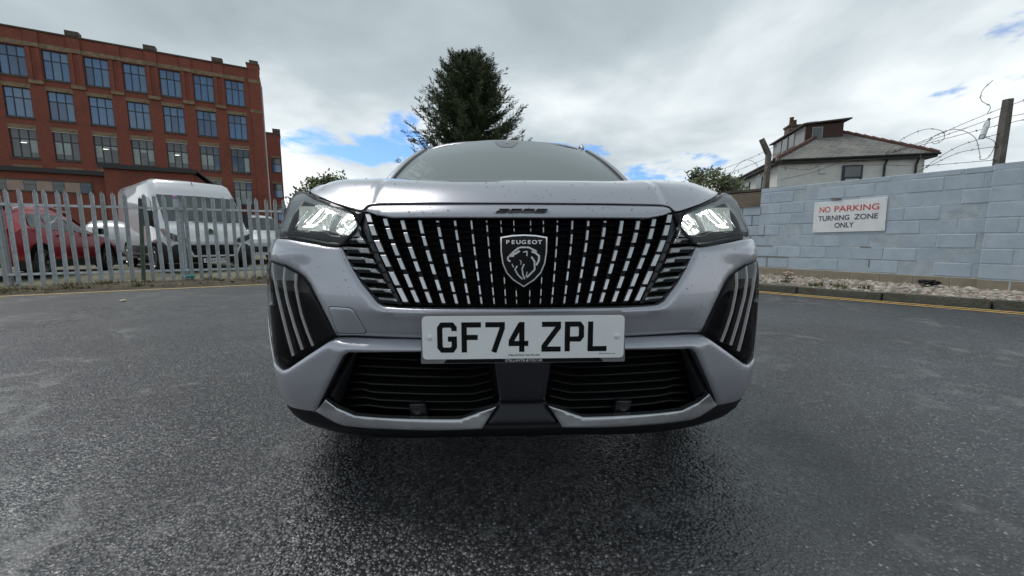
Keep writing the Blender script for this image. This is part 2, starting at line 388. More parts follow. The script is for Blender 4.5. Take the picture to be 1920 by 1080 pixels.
gv = mb.grid(rows).build('gravel_bed', GRV, smooth=True); tag(gv, kind='structure')
def scatter_stones(name, label, pts, mats, smin, smax, zf):
    tmpl = []
    for _ in range(6):
        bm = bmesh.new(); bmesh.ops.create_icosphere(bm, subdivisions=1, radius=1)
        for v in bm.verts: v.co *= random.uniform(.65, 1.15)
        tmpl.append(([tuple(v.co) for v in bm.verts], [tuple(v.index for v in f.verts) for f in bm.faces])); bm.free()
    V = []; Fc = []; mi = []
    for (x, y) in pts:
        vs, fs = random.choice(tmpl); s = smin * (smax / smin) ** (random.random() ** 2.2); a = random.uniform(0, 6.28); o = len(V)
        ca, sa = math.cos(a), math.sin(a); fx, fz = random.uniform(.7, 1.3), random.uniform(.45, .75); zz = zf(x, y)
        for vx, vy, vz in vs: V.append((x + s * (ca * vx * fx - sa * vy), y + s * (sa * vx * fx + ca * vy), zz + s * fz * vz))
        k = random.randrange(len(mats))
        for f in fs: Fc.append(tuple(i + o for i in f)); mi.append(k)
    me = bpy.data.meshes.new(name); me.from_pydata(V, [], Fc); me.update()
    for m in mats: me.materials.append(m)
    me.polygons.foreach_set('material_index', mi)
    o = bpy.data.objects.new(name, me); col.objects.link(o); tag(o, label, 'gravel', kind='stuff'); return o
STN = [mat('stone_a', (.40, .36, .31), (.26, .23, .20), rough=.9, scale=20), mat('stone_b', (.30, .21, .17), (.38, .31, .26), rough=.9, scale=20),
       mat('stone_c', (.50, .47, .43), (.33, .30, .27), rough=.9, scale=20), mat('stone_d', (.20, .18, .15), (.28, .25, .21), rough=.9, scale=20)]
pts = []
while len(pts) < 5200:
    s = random.uniform(-1.6, 6.5); w = random.random() ** .8
    a = RA + rd * s + rn * .3; b = W0 + WD * (4.2 - s) + WN * .04
    q = a.lerp(b, w); pts.append((q.x, q.y))
scatter_stones('loose_gravel', 'loose pinkish grey stones spread along the foot of the blue wall', pts, STN, .016, .052, lambda x, y: .088 - .045 * min(1, max(0, ((x - RA.x) * rn.x + (y - RA.y) * rn.y) / 2.6)))

# ---- left verge: soil, moss, dead leaves
SOIL = mat('verge_soil', (.045, .034, .022), (.10, .085, .055), rough=.97, scale=5, bump=1, bscale=40, lo=.35, hi=.7)
MOSS = mat('verge_moss', (.06, .085, .022), (.10, .10, .04), rough=.97, scale=12, bump=1, bscale=90)
mb = MB(); rows = []
for j in range(14):
    row = []
    for i in range(130):
        s = -10 + 21 * i / 129; q = LA + ld * s + ln * (.16 + 1.5 * j / 13)
        hgt = .018 + .05 * math.sin(math.pi * j / 13) * (0.6 + .6 * math.sin(s * 1.9 + j)) + random.uniform(-.012, .012)
        if j == 0: hgt = -.03
        row.append((q.x, q.y, hgt - .05 * (j / 13)))
    rows.append(row)
vg = mb.grid(rows).build('verge', SOIL, smooth=True); tag(vg, kind='structure')
def tufts(name, label, pts, mats, h0, h1, blades, spread, z0, cat='grass'):
    V = []; Fc = []; mi = []
    for (x, y) in pts:
        for _ in range(blades):
            a = random.uniform(0, 6.28); r = spread * random.random(); bx, by = x + r * math.cos(a), y + r * math.sin(a)
            h = random.uniform(h0, h1); lean = random.uniform(0, .6) * h; a2 = random.uniform(0, 6.28); w = random.uniform(.004, .010)
            px, py = -math.sin(a2) * w, math.cos(a2) * w; o = len(V)
            V += [(bx - px, by - py, z0), (bx + px, by + py, z0), (bx + lean * .4 * math.cos(a2) + px * .7, by + lean * .4 * math.sin(a2) + py * .7, z0 + h * .6), (bx + lean * math.cos(a2), by + lean * math.sin(a2), z0 + h)]
            Fc += [(o, o + 1, o + 2), (o, o + 2, o + 3)]; k = random.randrange(len(mats)); mi += [k, k]
    me = bpy.data.meshes.new(name); me.from_pydata(V, [], Fc); me.update()
    for m in mats: me.materials.append(m)
    me.polygons.foreach_set('material_index', mi)
    o = bpy.data.objects.new(name, me); col.objects.link(o); tag(o, label, cat, kind='stuff'); return o
GRS = [mat('grass_a', (.06, .09, .02), (.09, .11, .03), rough=.8), mat('grass_b', (.11, .11, .04), rough=.8), mat('grass_dry', (.17, .13, .07), rough=.9)]
pts = []
for k in range(260):
    s = random.uniform(-4, 9); clump = .5 + .5 * math.sin(s * 2.3)
    if random.random() > clump + .15: continue
    q = LA + ld * s + ln * random.uniform(.24, 1.5); pts.append((q.x, q.y))
tufts('verge_weeds', 'low weeds and moss between the yellow line and the steel fence', pts, GRS, .03, .12, 16, .11, -.005)
pts = []
for (s, w, nn) in ((1.4, .5, 10), (1.9, .6, 5), (3.2, .35, 5)):
    for _ in range(nn):
        q = RA + rd * (s + random.gauss(0, .28)) + rn * (w + random.gauss(0, .12)); pts.append((q.x, q.y))
tufts('gravel_weeds', 'short green weeds growing through the gravel by the kerb', pts, GRS[:2], .02, .07, 14, .06, .10)
# dead leaves and litter on the left verge
V = []; Fc = []
for _ in range(900):
    s = random.uniform(-4, 9); q = LA + ld * s + ln * random.uniform(.3, 1.6); a = random.uniform(0, 6.28); r = random.uniform(.012, .035); o = len(V)
    for k in range(4): V.append((q.x + r * math.cos(a + k * 1.57) * (1.4 if k % 2 else 1), q.y + r * math.sin(a + k * 1.57), .02 + random.uniform(0, .035)))
    Fc.append((o, o + 1, o + 2, o + 3))
me = bpy.data.meshes.new('dead_leaves'); me.from_pydata(V, [], Fc); dl = link('dead_leaves', me, mat('leaf_litter', (.10, .055, .03), (.20, .13, .075), rough=.9, scale=3)); tag(dl, 'brown dead leaves scattered along the foot of the fence', 'leaves', kind='stuff')
# yard behind the fence
YARD = mat('yard_gravel', (.20, .18, .13), (.085, .09, .045), rough=.95, scale=.8, bump=.7, bscale=25)
f0 = LA - ld * 12 + ln * 1.66; f1 = LA + ld * 12 + ln * 1.66
yd = MB().add([(f0.x, f0.y, -.052), (f1.x, f1.y, -.052), (f1.x + ln.x * 26, f1.y + ln.y * 26, -.052), (f0.x + ln.x * 26, f0.y + ln.y * 26, -.052)], [(0, 1, 2, 3)]).build('yard', YARD); tag(yd, kind='structure')

# ------------------------------------------------------------------ palisade fence (left)
GALV = mat('galvanised_steel', (.58, .62, .65), (.42, .45, .48), rough=.5, rough2=.65, metal=.35, scale=14, bump=.1, bscale=120)
GALV2 = mat('weathered_green_steel', (.17, .20, .19), (.11, .15, .11), rough=.6, metal=.3, scale=10)
def pale_mesh(h=1.76):
    prof = [(-.035, .012), (-.024, -.008), (-.012, .006), (0, -.008), (.012, .006), (.024, -.008), (.035, .012)]
    tops = [h - .085, h - .03, h - .06, h, h - .06, h - .03, h - .085]
    mb = MB(); k = len(prof)
    for dy, flip in ((0, False), (.004, True)):
        vs = [(x, y + dy, 0) for x, y in prof] + [(x, y + dy, t) for (x, y), t in zip(prof, tops)]
        fs = [(i, i + 1, k + i + 1, k + i) for i in range(k - 1)]
        mb.add(vs, [f[::-1] for f in fs] if flip else fs)
    o = 2 * k
    for i in (0, k - 1): mb.add([mb.v[i], mb.v[k + i], mb.v[o + k + i], mb.v[o + i]], [(0, 1, 2, 3)])
    # two fixing bolts
    for z in (.20, 1.47): mb.tube([(0, -.009, z), (0, -.018, z)], .009, 6)
    return mb.mesh('pale')
PALE = pale_mesh(); PALE.materials.append(GALV)
GALVb = mat('dull_galvanised', (.50, .53, .55), (.34, .36, .38), rough=.6, metal=.3, scale=9, bump=.1, bscale=120); GALVc = mat('stained_galvanised', (.47, .49, .50), (.30, .25, .20), rough=.6, metal=.3, scale=5, lo=.5, hi=.75)
PALES = [PALE, PALE]
for m_ in (GALVb, GALVc):
    q = PALE.copy(); q.materials.clear(); q.materials.append(m_); PALES.append(q)
PALE2 = PALE.copy(); PALE2.materials.clear(); PALE2.materials.append(GALV2)
def palisade(label, p0, d, n_pales, z0, rails, posts, odd=(), group=None, first=0):
    ang = math.atan2(d[1], d[0]); L = n_pales * .16
    t = thing('palisade_fence', label, 'fence', (p0[0], p0[1], z0), ang, 'steel palisade fence runs')
    for k in range(n_pales):
        bad = k in odd
        o = link('pale', PALE2 if bad else random.choice(PALES), None, t, (k * .16 + random.uniform(-.004, .004), 0, random.uniform(-.008, .008) - (.06 if bad else 0)),
                 (random.uniform(-.012, .012), (.05 if bad else random.gauss(0, .012)), random.uniform(-.05, .05)))
    for z in rails:
        mb = MB(); mb.box((-.1, .012, z - .022), (L, .018, z + .022)); mb.box((-.1, .018, z - .022), (L, .055, z - .017))
        mb.build('rail', GALV, t)
    for s in posts:
        mb = MB(); mb.box((s - .03, .06, -.1), (s + .03, .066, 1.62)); mb.box((s - .03, .12, -.1), (s + .03, .126, 1.62)); mb.box((s - .004, .066, -.1), (s + .004, .12, 1.62))
        mb.build('post', GALV, t)
    return t
fd = Vector((.907, .421)); F0 = Vector((-9.1, 7.14)); fs = F0 - fd * 3.2
palisade('grey galvanised palisade fence with spiked pales in front of the parked white van', fs, fd, 48, -.045, (.20, 1.47), (.45, 3.05, 5.65, 7.55), odd=(31,))
palisade('far palisade fence run behind the parked vehicles beside the silver van', (-12.5, 20.6), Vector((.95, .3)), 46, -.05, (.20, 1.47), (.2, 2.9, 5.6))
# bottle stuck on a pale, plastic scrap, wrapper
BOT = glass_mat('clear_plastic', (.55, .62, .66), .45, .1, .5)
def on_fence(s, z, dy=-.03):
    q = F0 + fd * s; nn = Vector((fd.y, -fd.x)); return (q.x + nn.x * -dy, q.y + nn.y * -dy, z)
p = on_fence(2.42, 1.42, -.06)
b = thing('plastic_bottle', 'small clear bottle with pink cap stuck on the fence spikes', 'bottle', p)
MB().lathe([(0, .001), (0, .033), (.02, .037), (.16, .037), (.20, .030), (.225, .016)], 14, 'z').build('bottle_body', BOT, b, True)
MB().lathe([(.205, .026), (.21, .036), (.255, .034), (.27, .02), (.272, .001)], 14, 'z').build('bottle_cap', mat('pink_cap', (.45, .22, .42), rough=.4), b, True)
def crumple(name, label, cat, x, y, z, r, m, flat=.25, seed=1):
    rr = random.Random(seed); bm = bmesh.new(); bmesh.ops.create_icosphere(bm, subdivisions=3, radius=r)
    for v in bm.verts:
        v.co *= rr.uniform(.55, 1.2); v.co.z *= flat
    me = bpy.data.meshes.new(name); bm.to_mesh(me); bm.free(); return tag(link(name, me, m, None, (x, y, z)), label, cat)
q = F0 + fd * 2.55 + Vector((fd.y, -fd.x)) * .08
crumple('plastic_scrap', 'turquoise plastic scrap lying under the fence by the van', 'litter', q.x, q.y, .03, .10, mat('turquoise_plastic', (.10, .36, .38), rough=.35), .3, 3)
crumple('paper_scrap', 'small cream paper scrap on the tarmac near the fence', 'litter', -5.0, 4.95, .012, .035, mat('paper', (.6, .58, .40), rough=.8), .25, 5)

# ------------------------------------------------------------------ blue block wall (right)
def block_mat(name, c1, c2, c3):
    m = bpy.data.materials.new(name); m.use_nodes = True; t = NT(m); b = m.node_tree.nodes['Principled BSDF']
    gi = t.n('ShaderNodeObjectInfo'); tcn = t.n('ShaderNodeTexCoord')
    ad = t.n('ShaderNodeVectorMath', {0: tcn.outputs['Object'], 1: gi.outputs['Location']}, operation='ADD')
    nz = t.n('ShaderNodeTexNoise', {'Vector': ad.outputs[0], 'Scale': 5., 'Detail': 8., 'Roughness': .65})
    n2 = t.n('ShaderNodeTexNoise', {'Vector': ad.outputs[0], 'Scale': 70., 'Detail': 4., 'Roughness': .7})
    mr = t.n('ShaderNodeMapRange', {0: nz.outputs[0], 1: .35, 2: .65})
    mx = t.n('ShaderNodeMix', {0: mr.outputs[0], 6: c4(c1), 7: c4(c2)}, data_type='RGBA')
    chip = t.n('ShaderNodeMapRange', {0: nz.outputs[0], 1: .69, 2: .72})
    m2 = t.n('ShaderNodeMix', {0: chip.outputs[0], 6: mx.outputs[2], 7: c4(c3)}, data_type='RGBA')
    rnd = t.n('ShaderNodeMapRange', {0: gi.outputs['Random'], 3: .95, 4: 1.04})
    sc = t.n('ShaderNodeVectorMath', {0: m2.outputs[2], 'Scale': rnd.outputs[0]}, operation='SCALE')
    t.l.new(sc.outputs[0], b.inputs['Base Color']); b.inputs['Roughness'].default_value = .85
    bp = t.n('ShaderNodeBump', {'Strength': .55, 'Distance': .006, 'Height': n2.outputs[0]}); t.l.new(bp.outputs[0], b.inputs['Normal']); return m
BLUE = block_mat('blue_painted_block', (.355, .42, .485), (.43, .50, .565), (.22, .19, .17))
TAN = block_mat('bare_block', (.24, .20, .15), (.30, .26, .19), (.16, .13, .10))
MORT = mat('painted_mortar', (.45, .50, .545), (.34, .39, .43), rough=.9, scale=7, bump=.5, bscale=60)
MORT2 = mat('bare_mortar', (.16, .085, .06), (.24, .19, .14), rough=.9, scale=10)
def block_mesh(l, h, d, name='block', bev=.008):
    bm = bmesh.new(); bmesh.ops.create_cube(bm, size=1)
    for v in bm.verts: v.co = Vector((v.co.x * l, v.co.y * d, v.co.z * h))
    bmesh.ops.bevel(bm, geom=bm.edges[:], offset=bev, segments=1, affect='EDGES')
    me = bpy.data.meshes.new(name); bm.to_mesh(me); bm.free(); return me
wang = math.atan2(WD.y, WD.x)
wall = thing('block_wall', 'pale blue painted concrete block wall with an unpainted bottom course', 'wall', (W0.x, W0.y, 0), wang)
# local x along the wall to the right, local -y faces the road
WL = 6.2
MB().box((0.01, -.0965, -.05), (WL, .10, 1.86)).build('mortar_core', MORT, wall)
bcache = {}
def get_block(l, h, mt):
    k = (round(l, 2), round(h, 3), mt.name)
    if k not in bcache:
        me = block_mesh(k[0], h, .20); me.materials.append(mt); bcache[k] = me
    return bcache[k]
for c in range(9):
    z0 = -.02 + .225 * c; h = .213
    if c == 8: h = .085
    x = 0 if c % 2 else -.0; first = True
    while x < WL - .05:
        l = .405
        if x == 0 and c % 2: l = .20
        l = min(l, WL - x)
        if l < .06: break
        tan = c == 0 or (c == 1 and False)
        me = get_block(l, h, TAN if tan else BLUE)
        o = link('block', me, None, wall, (x + l / 2, random.uniform(-.003, .004) + (0 if c else -.004), z0 + h / 2 + .006), (random.uniform(-.006, .006), random.uniform(-.004, .004), random.uniform(-.004, .004)))
        x += l + .011
# bare reddish mortar showing in the stepped crack near the left end
mb = MB()
for (x0, z0, x1, z1) in ((.0, .66, .30, .66), (.0, .885, .12, .885), (.12, .885, .12, 1.10), (.02, 1.33, .02, 1.5), (.0, .43, .62, .43), (.22, .43, .22, .21), (1.9, .43, 1.9, .30), (1.75, .66, 1.9, .66)):
    mb.bar((x0, -.1005, z0), (x1, -.1005, z1), .010, .014, (0, 1, 0))
mb.build('bare_joint', MORT2, wall)
# pier stepping up at the right, with a rough coping block
pier = thing('wall_pier', 'blue painted block pier rising at the right end of the wall', 'wall', (W0.x + WD.x * 3.50, W0.y + WD.y * 3.50, 0), wang)
for c in range(9):
    z0 = -.02 + .225 * c; hb_ = .213 if c < 8 else .085
    off = 0 if c % 2 else -.12
    x = -.30 + (0 if c % 2 else .0)
    for l in ((.44, .44, .44, .44, .44, .30) if c % 2 else (.30, .44, .44, .44, .44, .44)):
        me = get_block(l, hb_, TAN if c == 0 else BLUE)
        link('block', me, None, pier, (x + l / 2, -.135 + random.uniform(-.003, .003), z0 + hb_ / 2 + .006), (random.uniform(-.006, .006), 0, random.uniform(-.004, .004))); x += l + .011
MB().box((-.29, -.2315, -.05), (2.2, .05, 1.875)).build('mortar_core', MORT, pier)
cop = MB().box((.06, -.20, 1.905), (.62, .06, 2.11)).build('coping_block', TAN, pier)
# left return and lower wall beyond it, timber lintel on top
w2 = thing('low_block_wall', 'lower blue block wall with bare red joints left of the main wall', 'wall', (W0.x - WD.x * .02, W0.y - WD.y * .02, 0), wang)
MB().box((-3.4, .13, -.05), (-.0, .30, 1.52)).build('mortar_core', MORT2, w2)
for c in range(7):
    z0 = -.02 + .225 * c; x = -3.4
    while x < -.05:
        l = min(.44 if (x > -3.39 or c % 2) else .22, -.005 - x)
        if l < .05: break
        me = get_block(l, .213, BLUE if c else TAN)
        link('block', me, None, w2, (x + l / 2, .22 + random.uniform(-.003, .003), z0 + .11), (0, 0, random.uniform(-.004, .004))); x += l + .013
TIMB = mat('weathered_timber', (.13, .105, .075), (.19, .16, .12), rough=.9, scale=3, stretch=(1, 8, 8), bump=.5, bscale=30)
TIMB2 = mat('dark_timber', (.055, .045, .038), (.10, .09, .075), rough=.9, scale=3, stretch=(1, 8, 8), bump=.5, bscale=30)
lt = MB().box((-3.4, .10, 1.525), (.0, .32, 1.80)).build('timber_beam', TIMB, None, loc=(W0.x - WD.x * .02, W0.y - WD.y * .02, 0), rot=(0, 0, wang)); tag(lt, 'brown timber beam lying on top of the low blue wall', 'beam')
pl = thing('plank_stack', 'grey weathered planks stacked behind the top of the blue wall', 'planks', (W0.x, W0.y, 0), wang)
for k in range(4):
    z = 1.66 + .075 * k
    MB().box((-2.6 - .1 * k, .36 + .015 * (k % 2), z), (1.9 - .25 * (k % 3), .62, z + .055)).build('plank', TIMB2 if k % 2 else TIMB, pl, rot=(0, .012 * (k - 1), 0))
# sign
SIGNW = mat('sign_white', (.80, .81, .82), (.70, .71, .72), rough=.45, scale=4)
sg = thing('no_parking_sign', 'white NO PARKING TURNING ZONE ONLY sign on the blue wall', 'sign', (W0.x + WD.x * 1.53, W0.y + WD.y * 1.53, 1.225), wang)
bm_ = block_mesh(1.06, .58, .008, 'sign_board', .002); link('sign_board', bm_, SIGNW, sg, (0, -.112, 0), (0, R(-.8), 0))
REDP = mat('red_print', (.55, .06, .05), rough=.5); BLKP = mat('dark_print', (.03, .02, .05), rough=.5)
for s, fx, wd, z, sz, m in (('NO', .165, .16, .128, .150, REDP), ('PARKING', .605, .60, .134, .150, REDP), ('TURNING', .305, .45, -.034, .130, BLKP), ('ZONE', .750, .31, -.026, .130, BLKP), ('ONLY', .46, .27, -.170, .130, BLKP)):
    o = text_obj(s, 'lettering', sz, m, sg, (-.53 + fx * 1.06, -.1175, z), (R(90), R(-.8), 0), .0006, 1, .0018)
    xs2 = [v.co.x for v in o.data.vertices]; k = wd * 1.06 / (max(xs2) - min(xs2)); o.scale = (k, 1, 1)
for x in (-.5, .5):
    for z in (-.26, .26): MB().tube([(x, -.116, z), (x, -.121, z)], .007, 8).build('screw', ALLOY, sg)
MB().bar((-.28, -.12, .335), (-.12, -.12, .318), .03, .018).build('hook', MORT2, sg)
# cranked posts and barbed wire
CONC = mat('post_concrete', (.17, .15, .13), (.10, .09, .08), rough=.92, scale=8, bump=.6, bscale=50)
def wpt(s, y, z): return Vector((W0.x + WD.x * s - WN.x * y, W0.y + WD.y * s - WN.y * y, z))   # y = distance behind the wall face
def cpost(label, s, y, zb, zk, zt, dx, dy):
    p = wpt(s, y, zb); t = thing('fence_post', label, 'post', p, 0, 'cranked posts behind the blue wall')
    mb = MB(); a, b_, c = Vector((0, 0, 0)), Vector((0, 0, zk - zb)), Vector((dx, dy, zt - zb))
    mb.tube([a, b_ * .5, b_, b_ + (c - b_) * .15, c], [.066, .064, .062, .062, .055], 4)
    mb.build('shaft', CONC, t)
    return t
cpost('cranked concrete post at the left end of the blue wall', -.12, .35, 0, 2.66, 3.0, -.17, .02)
cpost('dark cranked post standing beside the pier on the blue wall', 3.18, .26, 0, 2.52, 2.86, -.035, -.03)
WIRE = mat('rusty_wire', (.10, .07, .075), (.16, .11, .10), rough=.7, metal=.4, scale=30)
wire_n = 0
def wire(label, pts, r=.0042, barbs=True):
    t = thing('barbed_wire', label, 'wire', pts[0], 0, 'barbed wire strands above the blue wall'); o = Vector(pts[0])
    P = [Vector(p) - o for p in pts]; mb = MB(); mb.tube(P, r, 5); mb.build('strand', WIRE, t)
    if barbs:
        mb = MB(); acc = 0
        for i in range(len(P) - 1):
            acc += (P[i + 1] - P[i]).length
            if acc > .16:
                acc = 0; q = P[i]
                for _ in range(2):
                    d = Vector((random.gauss(0, 1), random.gauss(0, 1), random.gauss(0, 1))).normalized() * .02; mb.tube([q - d, q + d], .0028, 4)
        if mb.v: tag(mb.build('barbs', WIRE, t), kind='stuff')
    return t
def catmull(P, n=12):
    P = [Vector(p) for p in P]; Q = [P[0]] + P + [P[-1]]; out = []
    for i in range(1, len(Q) - 2):
        p0, p1, p2, p3 = Q[i - 1:i + 3]
        for k in range(n):
            t = k / n; out.append(.5 * ((2 * p1) + (p2 - p0) * t + (2 * p0 - 5 * p1 + 4 * p2 - p3) * t * t + (3 * p1 - p0 - 3 * p2 + p3) * t ** 3))
    return out + [P[-1]]
def W(s, z, y=.22): return wpt(s - .18 * max(0., min(1., (s - 1.5) / 1.5)), y, z)
wl_ = [('top taut barbed wire strand reaching the dark post', [W(1.9, 2.32), W(2.4, 2.42), W(3.0, 2.63), W(3.36, 2.76)]),
       ('second taut barbed wire strand just under the top one', [W(1.9, 2.31, .3), W(2.6, 2.46, .3), W(3.36, 2.66, .26)]),
       ('third barbed wire strand sagging towards the dark post', [W(1.95, 2.31, .26), W(2.7, 2.42, .26), W(3.36, 2.52, .26)]),
       ('large barbed wire loop curling in the air above the sign wall', [W(1.92, 2.31), W(2.15, 2.52), W(2.45, 2.62), W(2.68, 2.55), W(2.72, 2.42), W(2.62, 2.36), W(2.56, 2.40)]),
       ('barbed wire loop drooping down to the wall left of the dark post', [W(2.50, 2.02), W(2.44, 2.25), W(2.58, 2.48), W(2.85, 2.54), W(3.08, 2.38), W(3.16, 2.12), W(3.18, 2.02), W(3.26, 2.05), W(3.30, 2.25), W(3.18, 2.36)]),
       ('low barbed wire strand rising from the wall top to the post', [W(2.45, 1.92), W(2.65, 2.10), W(2.95, 2.28), W(3.36, 2.38)]),
       ('lowest barbed wire strand running just above the wall coping', [W(2.4, 1.93), W(2.6, 2.02), W(2.95, 2.17), W(3.34, 2.19)]),
       ('straight wire strand along the wall top left of the post', [W(2.35, 2.03), W(2.8, 2.01), W(3.34, 1.99)]),
       ('loose wire end standing up beside the hanging bottle', [W(3.18, 2.70), W(3.20, 2.80), W(3.10, 2.92), W(3.10, 3.06), W(3.19, 3.18)]),
       ('barbed wire strand leaving the dark post at the top right', [W(3.38, 2.76), W(3.7, 2.84), W(4.2, 2.86)]),
       ('barbed wire strand going right below the post top', [W(3.38, 2.60), W(3.75, 2.62), W(4.3, 2.66)]),
       ('barbed wire strand curling down at the right picture edge', [W(3.38, 2.50), W(3.55, 2.52), W(3.62, 2.42)]),
       ('coiled wire hanging at the right edge above the coping block', [W(3.62, 2.68), W(3.70, 2.52), W(3.66, 2.36), W(3.80, 2.24), W(3.95, 2.3)]),
       ('sagging wire strand crossing in front of the house wall', [W(.14, 2.35, .35), W(.7, 2.22, .3), W(1.0, 2.30), W(1.5, 2.18), W(1.9, 2.12), W(2.3, 2.05)]),
       ('long wire strand rising across the cream house wall', [W(.14, 2.08, .35), W(.8, 2.16, .3), W(1.3, 2.28), W(1.9, 2.20)]),
       ('upper wire strand running left from the cranked concrete post', [W(.10, 2.86, .35), W(-.8, 2.62, .5), W(-2.2, 2.40, .6), W(-4.2, 2.22, .7)]),
       ('middle wire strand running left from the cranked concrete post', [W(.12, 2.68, .35), W(-.9, 2.44, .5), W(-2.4, 2.22, .6), W(-4.0, 2.05, .7)]),
       ('lower wire strand running left from the cranked concrete post', [W(.12, 2.50, .35), W(-.7, 2.30, .5), W(-2.0, 2.08, .6)]),
       ('wire loop arching over the green bush left of the post', [W(-1.0, 2.1, .5), W(-.95, 2.45, .5), W(-.7, 2.66, .5), W(-.42, 2.5, .5), W(-.38, 2.2, .5)]),
       ('small wire loop standing behind the bonnet edge on the right', [W(-3.3, 2.1, .6), W(-3.25, 2.34, .6), W(-3.05, 2.4, .6), W(-2.85, 2.05, .6)])]
for lb, P in wl_: wire(lb, catmull(P, 10))
# tatters of plastic snagged on the wire, hanging bottle
TAT = mat('tatter', (.30, .22, .20), (.4, .34, .33), rough=.8)
tt = thing('plastic_tatters', 'pale torn plastic tatters snagged on the wire by the concrete post', 'litter', W(-.3, 2.45, .4))
for k in range(16):
    a = Vector((random.uniform(-.25, .45), random.uniform(-.3, .1), random.uniform(-.25, .28))); d = Vector((random.uniform(-.1, .1), random.uniform(-.05, .05), random.uniform(-.12, .02)))
    MB().bar(a, a + d, .012, .004).build('shred', TAT, tt)
hb = thing('hanging_bottle', 'clear plastic bottle hanging on the wire left of the dark post', 'bottle', W(3.16, 2.33, .2))
hb.rotation_euler = (.12, .12, 0)
MB().lathe([(0, .001), (0, .028), (.01, .034), (.20, .034), (.23, .03), (.27, .014)], 14, 'z').build('bottle_body', BOT, hb, True)
MB().lathe([(.262, .016), (.30, .016), (.302, .001)], 12, 'z').build('bottle_cap', MORT2, hb, True)
MB().lathe([(.06, .0345), (.17, .0345)], 14, 'z').build('bottle_label', SIGNW, hb, True)
# dark litter by the wall foot
p = wpt(2.75, -.55, .12); crumple('dark_rag', 'dark crumpled rag on the gravel by the wall foot', 'litter', p.x, p.y, .13, .13, mat('rag', (.02, .018, .02), rough=.9), .35, 8)
p = wpt(.95, -.9, .12); crumple('brown_stone', 'dark reddish rubble lump on the gravel at the left', 'stone', p.x, p.y, .14, .09, STN[1], .6, 9)

# ------------------------------------------------------------------ brick mill (left)
BRICK = brick_mat('mill_brick', (.285, .074, .044), (.20, .054, .036), (.15, .072, .055), stain=(.09, .032, .024))
BUFF = mat('buff_stone', (.30, .22, .13), (.16, .115, .075), rough=.9, scale=2.5, bump=.4, bscale=20)
DARKST = mat('sooty_stone', (.075, .06, .052), (.13, .10, .08), rough=.95, scale=3, bump=.4, bscale=20)
SKYGL = mat('sky_reflection_glass', (.045, .14, .30), (.065, .18, .36), rough=.06, spec=.9, scale=.5)  # blue of the reflected sky is put into the pane colour
CLEARGL = mat('grey_window_glass', (.04, .05, .055), (.07, .085, .09), rough=.06, spec=.8, scale=.6)
BLIND = mat('window_blind', (.40, .44, .42), (.33, .37, .36), rough=.8, scale=2)
FRAME = mat('dark_blue_frame', (.012, .014, .03), rough=.4)
WHITEP = mat('white_paint', (.6, .6, .6), rough=.5)
LAMP = mat('office_lamp', (.9, .9, .8), emit=(1, .93, .75), es=1.6)
ME_ = Vector((-33.1, 53.9)); MA = math.atan2(.488, .873)
mill = thing('brick_mill', 'four storey red brick mill with stone bands and windows coloured blue like reflected sky', 'building', (ME_.x, ME_.y, 0), MA)
BAY = 3.19; COLS = [-2.73 - BAY * k for k in range(9)]; ROWT = [21.0, 16.8, 12.6, 8.4, 4.2]; WW, WH = 2.0, 3.02
XL, XR, ZT = -29.0, 0., 22.7
def facade(name, xs, rows, xl, xr, z0, z1, m, parent, y=0., deep=.28):
    """wall skin with real openings; xs window centres, rows (top, height, width)"""
    bx = sorted({xl, xr} | {c + s * rows[0][2] / 2 for c in xs for s in (-1, 1)})
    bz = sorted({z0, z1} | {t - d for t, h, w in rows for d in (0, h)})
    mb = MB()
    def hole(x, z): return any(abs(x - c) < rows[0][2] / 2 for c in xs) and any(t - h < z < t for t, h, w in rows)
    for i in range(len(bx) - 1):
        for j in range(len(bz) - 1):
            a, b, c, d = bx[i], bx[i + 1], bz[j], bz[j + 1]
            if not hole((a + b) / 2, (c + d) / 2): mb.add([(a, y, c), (b, y, c), (b, y, d), (a, y, d)], [(0, 1, 2, 3)])
            else:
                for q in ([(a, y, c), (a, y + deep, c), (a, y + deep, d), (a, y, d)], [(b, y, d), (b, y + deep, d), (b, y + deep, c), (b, y, c)], [(a, y, d), (a, y + deep, d), (b, y + deep, d), (b, y, d)], [(a, y + deep, c), (a, y, c), (b, y, c), (b, y + deep, c)]):
                    mb.add(q, [(0, 1, 2, 3)])
    # sides, back and top
    mb.add([(xr, y, z0), (xr, 6.2, z0), (xr, 6.2, z1), (xr, y, z1)], [(0, 1, 2, 3)])
    mb.add([(xl, 6.2, z0), (xl, y, z0), (xl, y, z1), (xl, 6.2, z1)], [(0, 1, 2, 3)])
    mb.add([(xl, y, z1), (xr, y, z1), (xr, 6.2, z1), (xl, 6.2, z1)], [(0, 1, 2, 3)])
    mb.add([(xr, 6.2, z0), (xl, 6.2, z0), (xl, 6.2, z1), (xr, 6.2, z1)], [(0, 1, 2, 3)])
    return mb.build(name, m, parent)
facade('wall', COLS, [(t, WH, WW) for t in ROWT], XL, XR, 0, ZT, BRICK, mill)
